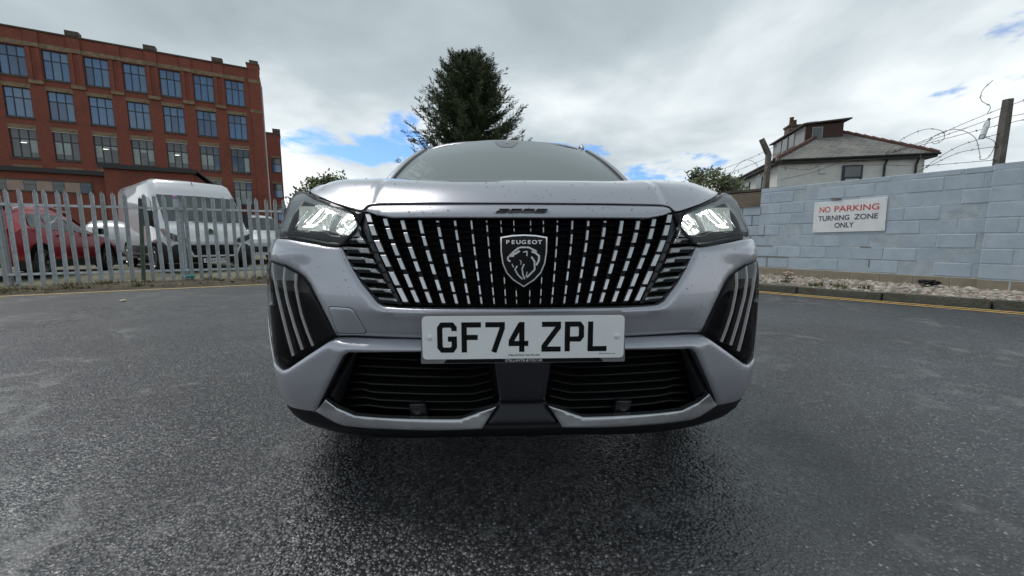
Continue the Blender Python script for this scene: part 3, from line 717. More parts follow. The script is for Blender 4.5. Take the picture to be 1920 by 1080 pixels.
# one pane mesh per size, shared
def quad_mesh(name, w, h, m):
    me = MB().box((-w / 2, -.01, -h / 2), (w / 2, .01, h / 2)).mesh(name); me.materials.append(m); return me
pw = (WW - .26) / 3; hT, hB = WH * .31, WH * .60
BG2 = mat('sky_reflection_dark', (.03, .085, .18), (.045, .11, .22), rough=.06, spec=.9, scale=.5); BG3 = mat('sky_reflection_pale', (.075, .165, .29), (.10, .20, .33), rough=.07, spec=.9, scale=.7)  # darker and paler versions of the painted sky reflection
CG2 = mat('grey_glass_dark', (.02, .025, .028), (.04, .05, .055), rough=.06, spec=.8, scale=.6)
PT = {k: [quad_mesh('pane', pw, hT, m) for m in ms] for k, ms in (('b', (SKYGL, SKYGL, BG2, BG3)), ('c', (CLEARGL, CG2)))}; PB = {k: [quad_mesh('pane', pw, hB, m) for m in ms] for k, ms in (('b', (SKYGL, SKYGL, BG2, BG3)), ('c', (CLEARGL, CG2)))}
mb = MB()
for x in (-WW / 2 + .04, -WW / 6 - .01, WW / 6 + .01, WW / 2 - .04): mb.box((x - .04, .15, -WH), (x + .04, .24, 0))
for z in (-.05, -hT - .10, -WH + .05): mb.box((-WW / 2, .152, z - .045), (WW / 2, .238, z + .045))
FR = mb.mesh('frame'); FR.materials.append(FRAME)
WIN = MB().box((-WW / 2, .26, -WH), (WW / 2, .27, 0)).mesh('window'); WIN.materials.append(mat('window_backing', (.02, .022, .025), rough=.6))
for r, t in enumerate(ROWT):
    for c, x in enumerate(COLS):
        if r == 4: continue
        w = link('window', WIN, None, mill, (x, 0, t)); link('frame', FR, None, w)
        k = 'b' if r < 2 else 'c'
        for i in (-1, 0, 1):
            xx = i * (pw + .065)
            link('pane', random.choice(PT[k]), None, w, (xx, .20, -.10 - hT / 2), (random.uniform(-.012, .012), 0, random.uniform(-.012, .012)))
            link('pane', random.choice(PB[k]), None, w, (xx, .20, -hT - .16 - hB / 2), (random.uniform(-.006, .006), 0, random.uniform(-.006, .006)))
            if r >= 2 and random.random() < .75:
                hh = random.choice((.35, 1.25, 1.25, hB - .05)) if c % 3 else random.choice((.35, hB - .05, 1.3))
                MB().box((xx - pw / 2 + .02, .180, -hT - .17 - hh), (xx + pw / 2 - .02, .188, -hT - .17)).build('blind', BLIND, w)
        if r == 2 and c in (2, 4, 6): MB().box((-.3, .178, -1.45), (.12, .184, -1.40)).build('office_light', LAMP, w)
        # lintel, sill
        if r: MB().box((-WW / 2 - .06, -.03, .005), (WW / 2 + .06, .1, .42)).build('lintel', BUFF, w)
        MB().box((-WW / 2 - .08, -.10, -WH - .16), (WW / 2 + .08, .15, -WH - .005)).build('sill', DARKST, w)
        if r >= 2: MB().box((-WW / 2, .0, -.07), (WW / 2, .145, -.008)).build('blind_box', WHITEP, w)
# stone bands, pilasters, coping, merlons
PX = [COLS[k] - BAY / 2 for k in range(8)]
for k, x in enumerate(PX):
    for dx in (-.36, .36): MB().box((x + dx - .17, -.11, 17.75), (x + dx + .17, .02, 21.3)).build('pilaster', BRICK, mill)
    MB().box((x - .52, -.16, 21.35), (x + .52, .02, 22.62)).build('pier', BRICK, mill)
    MB().box((x - .56, -.20, 17.35), (x + .56, .02, 17.72)).build('stone_band', BUFF, mill)
for k in range(9):
    x0 = COLS[k] - BAY / 2 + .525; x1 = COLS[k] + BAY / 2 - .525
    MB().box((x0, -.07, 21.1), (x1, .02, 21.55)).build('stone_band', BUFF, mill)
    MB().box((COLS[k] - BAY / 2 - .52, -.20, 21.1), (x0 - .003, .02, 21.5)).build('stone_band', BUFF, mill)
MB().box((XL, -.14, 22.705), (-1.2, .5, 22.86)).build('coping', DARKST, mill)
for x in (PX[0], PX[2], PX[4], PX[6]): MB().box((x - .55, -.22, 22.865), (x + .55, .55, 23.35)).build('merlon', DARKST, mill)
MB().box((-1.25, -.10, 22.71), (.06, 1.4, 23.35)).build('corner_turret', BRICK, mill)
MB().box((-1.35, -.16, 23.352), (.12, 1.5, 23.5)).build('turret_coping', DARKST, mill)
MB().box((-.95, -.14, 23.505), (.0, 1.2, 23.85)).build('merlon', DARKST, mill)
MB().box((-1.15, -.12, 0), (.05, .02, 22.7)).build('corner_pilaster', BRICK, mill)
MB().box((-1.2, -.16, 21.1), (.1, .03, 21.5)).build('stone_band', BUFF, mill)
MB().box((-1.2, -.16, 17.35), (.1, .03, 17.72)).build('stone_band', BUFF, mill)
mb = MB(); mb.tube([(.12, 2.2, 0), (.12, 2.2, 21.5)], .09, 8); mb.build('downpipe', WHITEP, mill)
# far wing of the mill
fw = thing('far_mill_wing', 'narrow distant brick wing seen right of the mill corner', 'building', (-43.6, 72.2, 0), MA)
MB().box((-6, 0, 0), (1.9, 3, 19.6)).build('wall', BRICK, fw)
MB().box((-6.1, -.1, 19.6), (2.0, 3, 19.9)).build('coping', DARKST, fw)
MB().box((.8, -.12, 19.905), (2.0, 1, 20.6)).build('merlon', DARKST, fw)
for z in (15.5, 11, 6.8):
    for x in (-.9, 1.1):
        w = MB().box((x - .75, -.04, z - 2.6), (x + .75, .03, z)).build('window', FRAME, fw); MB().box((x - .6, -.07, z - 2.45), (x + .6, -.045, z - 1.2)).build('pane', SKYGL, w)
        MB().box((x - .6, -.07, z - 1.1), (x + .6, -.045, z - .15)).build('pane', CLEARGL, w)
        MB().box((x - .85, -.06, z + .005), (x + .85, .02, z + .35)).build('lintel', BUFF, fw)
# low annexes in front of the mill
def annex(label, x0, x1, y0, y1, h, windows):
    t = thing('brick_annex', label, 'building', (ME_.x, ME_.y, 0), MA, 'low annexes in front of the mill')
    MB().box((x0, y0, 0), (x1, y1, h)).build('wall', BRICK, t)
    r = MB().box((x0 - .25, y0 - .3, h), (x1 + .25, y1 - .01, h + .22)).build('roof', mat('felt_roof', (.03, .03, .032), (.05, .05, .05), rough=.8), t)
    MB().box((x0 - .27, y0 - .36, h - .16), (x1 + .27, y0 - .302, h + .12)).build('gutter', mat('black_gutter', (.018, .018, .02), rough=.5), r)
    if windows:
        z1, z0, xs = windows
        MB().box((xs[0] - .9, y0 - .05, z0 - .12), (xs[-1] + .46, y0 - .003, z1 + .16)).build('window_surround', DARKST, t)
        for i, x in enumerate(xs):
            f = MB().box((x - .34, y0 - .085, z0), (x + .34, y0 - .052, z1)).build('window', DARKGLASS, t)
            MB().box((x - .34, y0 - .10, z0 + .6 * (z1 - z0)), (x + .34, y0 - .086, z0 + .63 * (z1 - z0))).build('glazing_bar', FRAME, f)
            if i < len(xs) - 1:
                m_ = (x + xs[i + 1]) / 2; MB().box((m_ - .49, y0 - .09, z0), (m_ + .49, y0 - .052, z1)).build('infill_panel', PINKBR, t)
    return t
PINKBR = brick_mat('pale_infill_brick', (.42, .30, .25), (.36, .25, .21), (.30, .25, .22), stain=(.30, .22, .18))
annex('low flat roofed brick annex with a strip of small windows', -26., -11.95, -13, -6.3, 6.75, (5.85, 5.02, [-23.69 + 1.717 * k for k in range(7)]))
an = annex('plain taller brick annex between the strip windows and the mill', -11.95, -5.5, -13.6, -.3, 7.4, None)
# lean-to roof falling to the right of the taller annex
MB().prism([(-5.24, 7.42), (-5.24, 7.60), (-3.0, 5.55), (-3.0, 5.35)], -13.8, -.35).build('verge_roof', MATS['felt_roof'], an)
MB().prism([(-5.498, 0), (-5.498, 7.25), (-3.3, 5.3), (-3.3, 0)], -13.5, -.4).build('side_wall', BRICK, an)

# ------------------------------------------------------------------ house (right)
SLATE = slate_mat(); REND = mat('cream_render', (.70, .70, .67), (.62, .62, .59), rough=.9, scale=2.5, bump=.25, bscale=60)
RIDGE = mat('red_ridge_tile', (.13, .058, .045), (.085, .045, .038), rough=.85, scale=4); BROWN = mat('brown_cladding', (.045, .018, .014), (.06, .026, .02), rough=.7, scale=3, stretch=(8, 8, 1))
BLK = mat('black_rainwater', (.015, .015, .016), rough=.5); GREYB = mat('grey_cladding', (.34, .34, .34), (.28, .28, .28), rough=.7, scale=5, stretch=(20, 20, 1))
hs = thing('slate_house', 'cream rendered house with hipped slate roof and brown box dormer', 'house', (14.74, 22.6, 0), math.atan2(-.255, .967))
HX, HY, EZ, RZ = 7.45, 9.0, 5.25, 7.34
MB().box((.35, .35, 0), (HX - .35, HY, EZ)).build('wall', REND, hs)
A1, A2 = (3.75, 2.75, RZ), (3.75, 7.4, RZ); c = [(0, 0, EZ), (HX, 0, EZ), (HX, HY + .3, EZ), (0, HY + .3, EZ)]
def roof_face(P):
    me = bpy.data.meshes.new('roof_slope'); me.from_pydata(P, [], [tuple(range(len(P)))]); me.update()
    uv = me.uv_layers.new(name='UVMap'); a = Vector(P[0]); u = (Vector(P[1]) - a).normalized(); n = me.polygons[0].normal; v = n.cross(u)
    for i, lp in enumerate(me.loops):
        q = Vector(P[lp.vertex_index]) - a; uv.data[i].uv = (q.dot(u), q.dot(v))
    return link('roof_slope', me, SLATE, hs)
roof_face([c[0], c[1], A1]); roof_face([c[1], c[2], A2, A1]); roof_face([c[2], c[3], A2]); roof_face([c[3], c[0], A1, A2])
MB().box((.02, .02, EZ - .20), (HX - .02, HY + .28, EZ - .004)).build('soffit', BLK, hs)
mb = MB(); mb.tube([(-.04, -.05, EZ - .04), (HX + .04, -.05, EZ - .04)], .06, 8); mb.build('gutter', BLK, hs)
mb = MB(); mb.tube([(-.05, -.05, EZ - .04), (-.05, HY, EZ - .04)], .06, 8); mb.build('gutter', BLK, hs)
def ridge_run(a, b, m):
    a, b = Vector(a), Vector(b); L = (b - a).length; k = max(2, int(L / .42)); d = (b - a) / k
    base = MB(); base.tube([(0, 0, 0), (0, 0, 1)], [.11, .12], 8); 
    for i in range(k):
        p = a + d * i; q = a + d * (i + 1.03); mb = MB(); mb.tube([p + Vector((0, 0, .01)), q + Vector((0, 0, .035))], [.10, .12], 7); mb.build('ridge_tile', m, hs)
ridge_run(c[1], A1, RIDGE); ridge_run(c[0], (2.75, 2.02, 6.78), RIDGE); ridge_run(A1, A2, RIDGE)
dm = MB().box((2.2, 1.95, 6.40), (4.05, 6.9, 7.52)).build('dormer', BROWN, hs)
MB().prism([(1.95, 7.50), (4.35, 7.66), (4.35, 7.74), (1.95, 7.58)], 1.75, 7.1).build('dormer_roof', mat('dormer_felt', (.07, .055, .05), rough=.8), dm)
MB().box((2.14, 2.0, 6.42), (2.195, 6.85, 7.48)).build('dormer_front', GREYB, dm)
for y in (3.7, 4.7, 5.7): MB().box((2.10, y - .38, 6.62), (2.138, y + .38, 7.38)).build('dormer_window', CLEARGL, dm)
MB().box((2.10, 4.0 + .1, 6.62), (2.136, 4.3, 7.38)).build('dormer_panel', BROWN, dm)
w = MB().box((2.48, 1.90, 6.72), (3.02, 1.948, 7.36)).build('window_frame', GREYB, dm); MB().box((2.53, 1.885, 6.77), (2.97, 1.898, 7.31)).build('pane', CLEARGL, hs)
# wall window, rainwater pipes, alarm box
w = thing_w = MB().box((3.45, .27, 3.2), (4.38, .348, 4.85)).build('window', FRAME, hs)
MB().box((3.55, .255, 4.22), (4.28, .268, 4.76)).build('pane', CLEARGL, w); MB().box((3.60, .25, 3.3), (4.22, .268, 4.12)).build('pane', mat('net_curtain', (.42, .44, .45), (.33, .35, .36), rough=.3, scale=2), w)
for x in (5.35, 6.72):
    mb = MB(); mb.tube([(x, .1, EZ - .1), (x, .28, EZ - .5), (x, .28, 0)], .05, 8); mb.build('downpipe', BLK, hs)
mb = MB(); mb.box((2.36, .27, 4.45), (2.66, .348, 4.8)); mb.build('alarm_box', WHITEP, hs)
for y in (3.2, 5.6): MB().box((.27, y - .5, 3.6), (.348, y + .5, 4.75)).build('window', CLEARGL, hs)
# chimney
CHB = brick_mat('chimney_brick', (.20, .13, .10), (.15, .10, .085), (.12, .10, .09), stain=(.07, .055, .05))
ch = MB().box((3.15, 7.2, 6.5), (3.95, 8.0, 8.75)).build('chimney', CHB, hs)
MB().box((3.08, 7.13, 8.75), (4.02, 8.07, 8.87)).build('chimney_cap', DARKST, ch)
for x, y, r, h in ((3.35, 7.4, .15, .55), (3.7, 7.8, .13, .45)): MB().lathe([(8.87, r), (8.87 + h * .9, r * .82), (8.87 + h, r), (8.87 + h, r * .7)], 12, 'z', (x, y, 0)).build('chimney_pot', RIDGE, ch, True)
for x, y in ((2.7, 5.2), (3.2, 5.0)):
    mb = MB(); mb.lathe([(7.5, .10), (8.05, .10), (8.05, .15), (8.13, .15), (8.13, .01)], 12, 'z', (x, y, 0)); mb.build('flue', mat('flue_brown', (.12, .06, .05), rough=.7), dm, True)
mb = MB(); mb.tube([(3.6, 5, 7.6), (3.6, 5, 8.5)], .015, 5); mb.bar((3.3, 5, 8.4), (3.95, 5, 8.46), .02)
for k in range(6): mb.bar((3.35 + .11 * k, 4.8, 8.41), (3.35 + .11 * k, 5.2, 8.41), .012)
mb.build('aerial', ALLOY, hs)
# second gable roof peeping behind the house
ng = thing('neighbour_roof', 'small red tiled gable roof peeping up behind the slate house', 'house', (27.0, 29, 0), math.atan2(-.255, .967))
MB().box((-3, 0, 0), (1.5, 6, 5.6)).build('wall', REND, ng)
MB().prism([(-3.4, 5.6), (-1.4, 7.75), (1.9, 5.6)], -.3, 6.3).build('roof', RIDGE, ng)

# ------------------------------------------------------------------ trees and bush
BARK = mat('bark', (.06, .045, .035), (.09, .07, .055), rough=.95, scale=8, bump=.6, bscale=30)
def leaf_mat(name, a, b):
    m = mat(name, a, b, rough=.7, scale=1.4, detail=5, lo=.4, hi=.6); return m
CON = [leaf_mat('conifer_a', (.022, .045, .015), (.036, .062, .019)), leaf_mat('conifer_b', (.040, .066, .020), (.062, .086, .027)), leaf_mat('conifer_tip', (.10, .095, .055), (.075, .09, .040))]
def leaf_mesh(name, V, Fc, mi, mats, parent):
    me = bpy.data.meshes.new(name); me.from_pydata(V, [], Fc); me.update()
    for m in mats: me.materials.append(m)
    me.polygons.foreach_set('material_index', mi); return link(name, me, None, parent)
def conifer(label, x, y, H_, half):
    t = thing('conifer_tree', label, 'tree', (x, y, 0)); rr = random.Random(11)
    mb = MB(); mb.tube([(0, 0, -.1), (.05, 0, H_ * .3), (-.03, .03, H_ * .65), (0, 0, H_ * .97)], [.26, .2, .11, .02], 10); mb.build('trunk', BARK, t, True)
    V = []; Fc = []; mi = []; limb = MB()
    def spray(p, d, L, tip):
        side = d.cross(Vector((rr.gauss(0, .3), rr.gauss(0, .3), 1))).normalized(); nn = int(7 + L * 22)
        for k in range(nn):
            s = (k + rr.random()) / nn; q = p + d * (L * s); w = (.30 * (1 - s) + .09) * min(1, .5 + L)
            sd = -1 if k % 2 else 1
            e = q + (d * .75 + side * sd * .6 + Vector((rr.gauss(0, .22), rr.gauss(0, .22), rr.gauss(0, .22)))).normalized() * w * rr.uniform(.6, 1.25)
            th = rr.uniform(.012, .026); up = Vector((rr.gauss(0, 1), rr.gauss(0, 1), rr.gauss(0, 1))).normalized() * th; o = len(V)
            m_ = q.lerp(e, .55)
            V.extend([tuple(q), tuple(m_ + up), tuple(e), tuple(m_ - up)]); Fc.append((o, o + 1, o + 2, o + 3))
            mi.append(2 if tip and s > .45 and rr.random() < .7 else (1 if rr.random() < .45 else 0))
    nl = 400
    for i in range(nl):
        f = (i + rr.random()) / nl; z = 1.4 + (H_ - 1.6) * f ** .92
        fr = (H_ - z) / (H_ - 5.6); rad = half * min(1.28, max(.02, fr) ** .62) * rr.uniform(.60, 1.13) + .12
        a = i * 2.39996 + rr.uniform(-.3, .3); rise = .28 + .75 * (z / H_) ** 2 + rr.uniform(-.12, .15)
        d0 = Vector((math.cos(a), math.sin(a), rise * .55)).normalized(); st = 8; pts = [Vector((0, 0, z - rad * .30))]
        for k in range(st):
            dd = (d0 + Vector((0, 0, .10 * k * rise))).normalized(); pts.append(pts[-1] + dd * rad / st * 1.0)
        limb.tube(pts, [max(.004, .035 * (1 - k / st) * min(1, rad)) for k in range(st + 1)], 4, False)
        for k in range(1, st + 1):
            for _ in range(3 if k < st else 2):
                s = rr.random(); p = pts[k - 1].lerp(pts[k], s); ax = (pts[k] - pts[k - 1]).normalized()
                dv = (ax * 1.25 + Vector((rr.gauss(0, .42), rr.gauss(0, .42), rr.gauss(0, .26) + .12))).normalized()
                spray(p, dv, rr.uniform(.30, .72) * (1.05 - .30 * k / st) * min(1, .45 + rad * .4), k >= st - 1)
    limb.build('limbs', BARK, t); leaf_mesh('crown', V, Fc, mi, CON, t); return t
conifer('tall dark green conifer rising behind the silver car roof', -2.05, 20, 9.55, 3.12)
LEAF = [leaf_mat('leaf_a', (.06, .085, .022), (.09, .11, .034)), leaf_mat('leaf_b', (.11, .14, .04), (.15, .16, .055)), leaf_mat('leaf_c', (.03, .042, .014), (.05, .06, .02))]
def broadleaf(name, label, cat, x, y, z0, H_, rx, rz, nclump, nleaf, ls, seed, trunk_h):
    t = thing(name, label, cat, (x, y, 0)); rr = random.Random(seed); V = []; Fc = []; mi = []
    mb = MB(); mb.tube([(0, 0, -.1), (.03, .02, trunk_h * .5), (0, 0, trunk_h + .5)], [.06 + rx * .05, .05 + rx * .04, .03], 8)
    cl = []
    for _ in range(nclump):
        a = rr.uniform(0, 6.28); u = rr.uniform(-.8, 1); r = rr.uniform(.45, 1) ** .6; w = math.sqrt(max(0, 1 - u * u))
        cl.append((Vector((rx * r * w * math.cos(a), rx * r * w * math.sin(a), z0 + rz * (1 + u * r))), rr.uniform(.22, .42) * min(rx, rz)))
    for p, r in cl:
        mb.tube([(0, 0, trunk_h * .8), tuple(p * .55 + Vector((0, 0, trunk_h * .35))), tuple(p)], [.03 + rx * .015, .02, .008], 5)
        k0 = rr.choice((0, 0, 1, 2))
        for _ in range(nleaf):
            q = p + Vector((rr.gauss(0, 1), rr.gauss(0, 1), rr.gauss(0, .9))).normalized() * r * rr.random() ** .4
            a = Vector((rr.gauss(0, 1), rr.gauss(0, 1), rr.gauss(0, .7) + .3)).normalized(); b = a.orthogonal().normalized(); l = ls * rr.uniform(.6, 1.3); o = len(V)
            V.extend([tuple(q), tuple(q + a * l * .5 + b * l * .28), tuple(q + a * l), tuple(q + a * l * .5 - b * l * .28)]); Fc.append((o, o + 1, o + 2, o + 3))
            mi.append(k0 if rr.random() < .7 else rr.randrange(3))
    mb.build('trunk', BARK, t); leaf_mesh('crown', V, Fc, mi, LEAF, t); return t
broadleaf('broadleaf_tree', 'rounded green tree seen behind the left edge of the bonnet', 'tree', -18.6, 41, 1.35, 8, 3.2, 2.95, 80, 130, .32, 4, 2.2)
broadleaf('garden_bush', 'bright green bush growing behind the low wall by the house', 'bush', 6.55, 13.2, .6, 3.2, 1.05, 1.27, 56, 120, .13, 6, .8)

# ------------------------------------------------------------------ background vehicles
def ring(st):
    y, zb, zt, wb, wt_, zbelt, rr = st
    h = [(wb * .9, zb), (wb, zb + .12), (wb + .01, (zb + zbelt) * .5), (wb, zbelt), (wt_ + (wb - wt_) * .08, zt - rr), (wt_ - rr * .35, zt - rr * .3), (wt_ - rr, zt), (0, zt + .02)]
    return [(-x, y, z) for x, z in h] + [(x, y, z) for x, z in h[-2::-1]]
def interp(sts, y):
    for a, b in zip(sts, sts[1:]):
        if a[0] <= y <= b[0]:
            f = (y - a[0]) / (b[0] - a[0] + 1e-9); return tuple(p + (q - p) * f for p, q in zip(a, b))
    return sts[-1] if y > sts[-1][0] else sts[0]
def shell(sts, m, parent, name='body', sub=3, sharp=38):
    ys = []
    for a, b in zip(sts, sts[1:]): ys += [a[0] + (b[0] - a[0]) * k / sub for k in range(sub)]
    ys.append(sts[-1][0]); rows = [ring(interp(sts, y)) for y in ys]
    mb = MB().grid(rows); n = len(rows[0])
    mb.f.append(tuple(range(n))); mb.f.append(tuple(range((len(rows) - 1) * n, len(rows) * n))[::-1])
    return mb.build(name, m, parent, True, sharp=sharp)
def side_glass(sts, yb0, yb1, yt0, yt1, side, m, parent, f0=.06, f1=.86, name='side_window', off=.012):
    rows = []
    for k in range(5):
        f = f0 + (f1 - f0) * k / 4; row = []
        for i in range(7):
            s = i / 6; y = (yb0 + (yb1 - yb0) * s) * (1 - k / 4) + (yt0 + (yt1 - yt0) * s) * k / 4
            st = interp(sts, y); y_, zb, zt, wb, w_, zbelt, rr = st
            x = wb + (w_ + (wb - w_) * .08 - wb) * f + off; z = zbelt + (zt - rr - zbelt) * f; row.append((side * x, y, z))
        rows.append(row if side > 0 else row[::-1])
    return MB().grid(rows).build(name, m, parent, True)
def top_glass(sts, y0, y1, m, parent, inset=.06, name='windscreen', off=.012):
    rows = []
    for k in range(8):
        y = y0 + (y1 - y0) * k / 7; st = interp(sts, y); w = st[4] - inset; rows.append([(w * (i / 5 - 1), y - off * .6, st[2] + off * .8 + .02 * (1 - abs(i / 5 - 1))) for i in range(11)])
    return MB().grid(rows).build(name, m, parent, True)
TYRE = MB().lathe([(-.10, .20), (-.105, .28), (-.085, .315), (0, .325), (.085, .315), (.105, .28), (.10, .20)], 28).mesh('tyre', True); TYRE.materials.append(RUBBER)
def rim_mesh():
    mb = MB().lathe([(.06, .215), (.105, .205), (.06, .19), (.05, .05), (.07, .03), (.07, .001)], 28)
    for k in range(5):
        a = 2 * math.pi * k / 5; mb.bar((.085, .03 * math.cos(a), .03 * math.sin(a)), (.09, .205 * math.cos(a), .205 * math.sin(a)), .06, .03, (1, 0, 0))
    me = mb.mesh('rim'); me.materials.append(ALLOY); return me
RIM = rim_mesh()
def wheel(parent, x, y, r=.325, m_rim=None):
    w = MB().lathe([(-.09, .2), (-.09, .02), (.03, .02), (.03, .2)], 20).build('wheel', PLASTIC, parent, True, (x, y, r), (0, 0, 0 if x > 0 else math.pi))
    w.scale = (1, r / .325, r / .325); link('tyre', TYRE, None, w); link('rim', RIM, None, w); return w
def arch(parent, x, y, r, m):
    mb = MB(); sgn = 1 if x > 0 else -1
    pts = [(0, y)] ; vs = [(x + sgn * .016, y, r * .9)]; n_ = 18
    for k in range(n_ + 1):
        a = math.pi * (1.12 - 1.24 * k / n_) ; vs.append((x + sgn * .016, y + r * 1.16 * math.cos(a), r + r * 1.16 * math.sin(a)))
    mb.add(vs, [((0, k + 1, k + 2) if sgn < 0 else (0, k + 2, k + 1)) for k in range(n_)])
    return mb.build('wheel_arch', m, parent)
WHITE = paint_mat('van_white', (.62, .63, .65), .02, 0., .35); REDC = paint_mat('dark_red_paint', (.36, .014, .028), .1, .25, .35); SILV = paint_mat('pale_silver_paint', (.46, .48, .50), .05, .4, .35)
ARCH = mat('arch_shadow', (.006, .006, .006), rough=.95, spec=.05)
AMBER = mat('lamp_clear', (.45, .47, .48), (.3, .32, .34), rough=.12, spec=.9, scale=9); REDL = mat('tail_red', (.45, .01, .01), rough=.15, coat=.6)

def add_bar_parts(parent, items):
    for nm, lo, hi, m in items: MB().box(lo, hi).build(nm, m, parent)
# ---- white high-roof van: local y runs to the rear, x to its left as seen from the front... local +x = image right
VD = Vector((-.80, .60))                   # towards the rear of the van
van = thing('white_van', 'white high roof panel van with black bumper parked behind the fence', 'van', (-8.05, 10.55, -.05), math.atan2(-VD.x, VD.y))
# stations: y, zb, zt, wb, wt, zbelt, r
VS = [(-.02, .34, .80, .80, .74, .66, .08), (.06, .30, .92, .93, .86, .72, .10), (.20, .30, 1.10, 1.0, .92, .85, .12), (.36, .30, 1.24, 1.02, .93, .98, .12),
      (.60, .30, 1.56, 1.02, .93, 1.12, .14), (.98, .30, 2.02, 1.02, .92, 1.18, .13), (1.12, .30, 2.22, 1.02, .91, 1.2, .15), (1.36, .30, 2.45, 1.02, .91, 1.2, .17), (1.8, .30, 2.52, 1.02, .92, 1.2, .17), (5.3, .30, 2.53, 1.02, .93, 1.2, .16), (5.4, .34, 2.47, 1.0, .91, 1.2, .16)]
vb = shell(VS, WHITE, van)
vg_ = top_glass(VS, .42, .98, mat('van_windscreen', (.05, .06, .06), (.09, .105, .105), rough=.08, spec=.7, scale=1.2), van, .05)
for sx_ in (-1, 1):
    side_glass(VS, .62, 1.95, 1.15, 1.90, sx_, DARKGLASS, van, .03, .72)
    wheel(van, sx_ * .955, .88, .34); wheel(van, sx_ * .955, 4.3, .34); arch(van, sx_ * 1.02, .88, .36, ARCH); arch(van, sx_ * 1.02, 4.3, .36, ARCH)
    add_bar_parts(van, [('side_rub_strip', (sx_ * 1.045 - .02, 1.4, .48), (sx_ * 1.045 + .02, 3.8, .68), PLASTIC), ('side_sill', (sx_ * 1.02 - .02, 1.35, .30), (sx_ * 1.02 + .02, 3.8, .36), PLASTIC)])
    mr = thing_m = MB().box((sx_ * 1.10 - .12, .92, 1.20), (sx_ * 1.10 + .12, 1.06, 1.60)).build('mirror', PLASTIC, van)
    MB().bar((sx_ * .98, 1.0, 1.22), (sx_ * 1.08, 1.0, 1.28), .06).build('mirror_arm', PLASTIC, mr)
    # headlamp wraps the corner
    hl = []
    for (x, z) in ((.50, .80), (.66, .74), (.93, .88), (.97, 1.08), (.86, .98), (.60, .88)):
        st = min(VS[:5], key=lambda s: abs(s[2] - z)); hl.append((sx_ * x, z))
    MB().prism([(a * 1.02, b_ + .04) for a, b_ in hl], -.02, .34).build('headlight', AMBER, van)
    MB().prism([(sx_ * (x * .96 + .01), z * .985 + .012) for x, z in [(abs(a), b_) for a, b_ in hl]], -.028, -.022).build('headlight_bezel', DARKGLASS, van)
# bumper, grille, lettering
bp_ = [(-1.0, .30), (-1.0, .72), (-.70, .76), (-.52, .62), (.52, .62), (.70, .76), (1.0, .72), (1.0, .30), (.7, .24), (-.7, .24)]
rows = []
for z, oy in ((.24, .08), (.30, -.03), (.45, -.09), (.60, -.10), (.70, -.07), (.78, -.02), (.80, .06)):
    cz = .13 * (abs(z) > .65)
    row = [(-1.065, 1.0 * .52, z), (-1.06, .40, z)]
    for x in np.linspace(-1.05, 1.05, 25):
        dip = .12 * float(1 - min(1, max(0, (abs(x) - .48) / .2))) if z > .65 else 0
        row.append((x, oy + .26 * max(0, (abs(x) - .50) / .55) ** 2.2 - .01, z - dip))
    rows.append(row + [(1.06, .40, z), (1.065, .52, z)])
MB().grid(rows).build('bumper', PLASTIC, van, True)
GRL = [(-.52, .70), (-.44, .44), (.44, .44), (.52, .70)]
gr = MB().prism(GRL, -.125, -.02).build('grille', GLOSSBLACK, van)
for k in range(5): MB().box((-.46, -.14, .48 + .045 * k), (.46, -.126, .488 + .045 * k)).build('grille_bar', PLASTIC, gr)
mb = MB()
for q in stroke([(-.60, .74), (-.47, .42), (.47, .42), (.60, .74)], .045, True): mb.prism(q, -.145, -.05)
mb.build('grille_surround', mat('surround_silver', (.55, .56, .58), rough=.3), gr)
vp = MB().box((-.27, -.145, .245), (.27, -.10, .355)).build('number_plate', SIGNW, van)
text_obj('PY23 ODF', 'plate_lettering', .105, BLKP, vp, (0, -.1465, .30), (R(90), 0, 0), .0008, 1.0, .002)
GRN = mat('logo_green', (.10, .42, .06), rough=.4); LDK = mat('logo_dark', (.05, .06, .09), rough=.4)
logo = MB().prism([(-.02, 1.15), (-.15, .96), (-.04, 1.0), (.03, 1.05)], .06, .20).build('emblem', LDK, van)
MB().prism([(-.02, 1.15), (.06, 1.09), (.17, .96), (.02, 1.04), (.05, 1.07)], .058, .20).build('emblem_green', GRN, logo)
text_obj('Aptu', 'emblem_lettering', .13, LDK, van, (.02, .045, .895), (R(50), 0, 0), .002, 1.1, .001)
for sx_ in (-1, 1):
    mb = MB(); mb.tube([(sx_ * .1 - .2, .40, 1.30), (sx_ * .35 + .1, .405, 1.31), (sx_ * .2 + .45, .43, 1.34)], .012, 5); mb.build('wiper', PLASTIC, van)
mb = MB(); mb.tube([(0.02, 1.25, 2.30), (0.0, 1.28, 2.33)], .035, 8); mb.tube([(0.0, 1.24, 2.31), (-.05, 1.28, 2.62)], .008, 5); mb.build('aerial', mat('aerial_brown', (.06, .035, .03), rough=.7), van)

# ---- dark red hatchback seen from its rear right corner
CD = Vector((.37, -.93))                    # from nose to tail
redcar = thing('red_hatchback', 'dark red hatchback parked tail first behind the fence', 'car', (-12.45, 11.35, -.05), math.atan2(-CD.x, CD.y))
redcar.scale = (1, 1, 1.06)
def small_car(t, paint, S, gl=DARKGLASS):
    body = shell(S, paint, t)
    return body
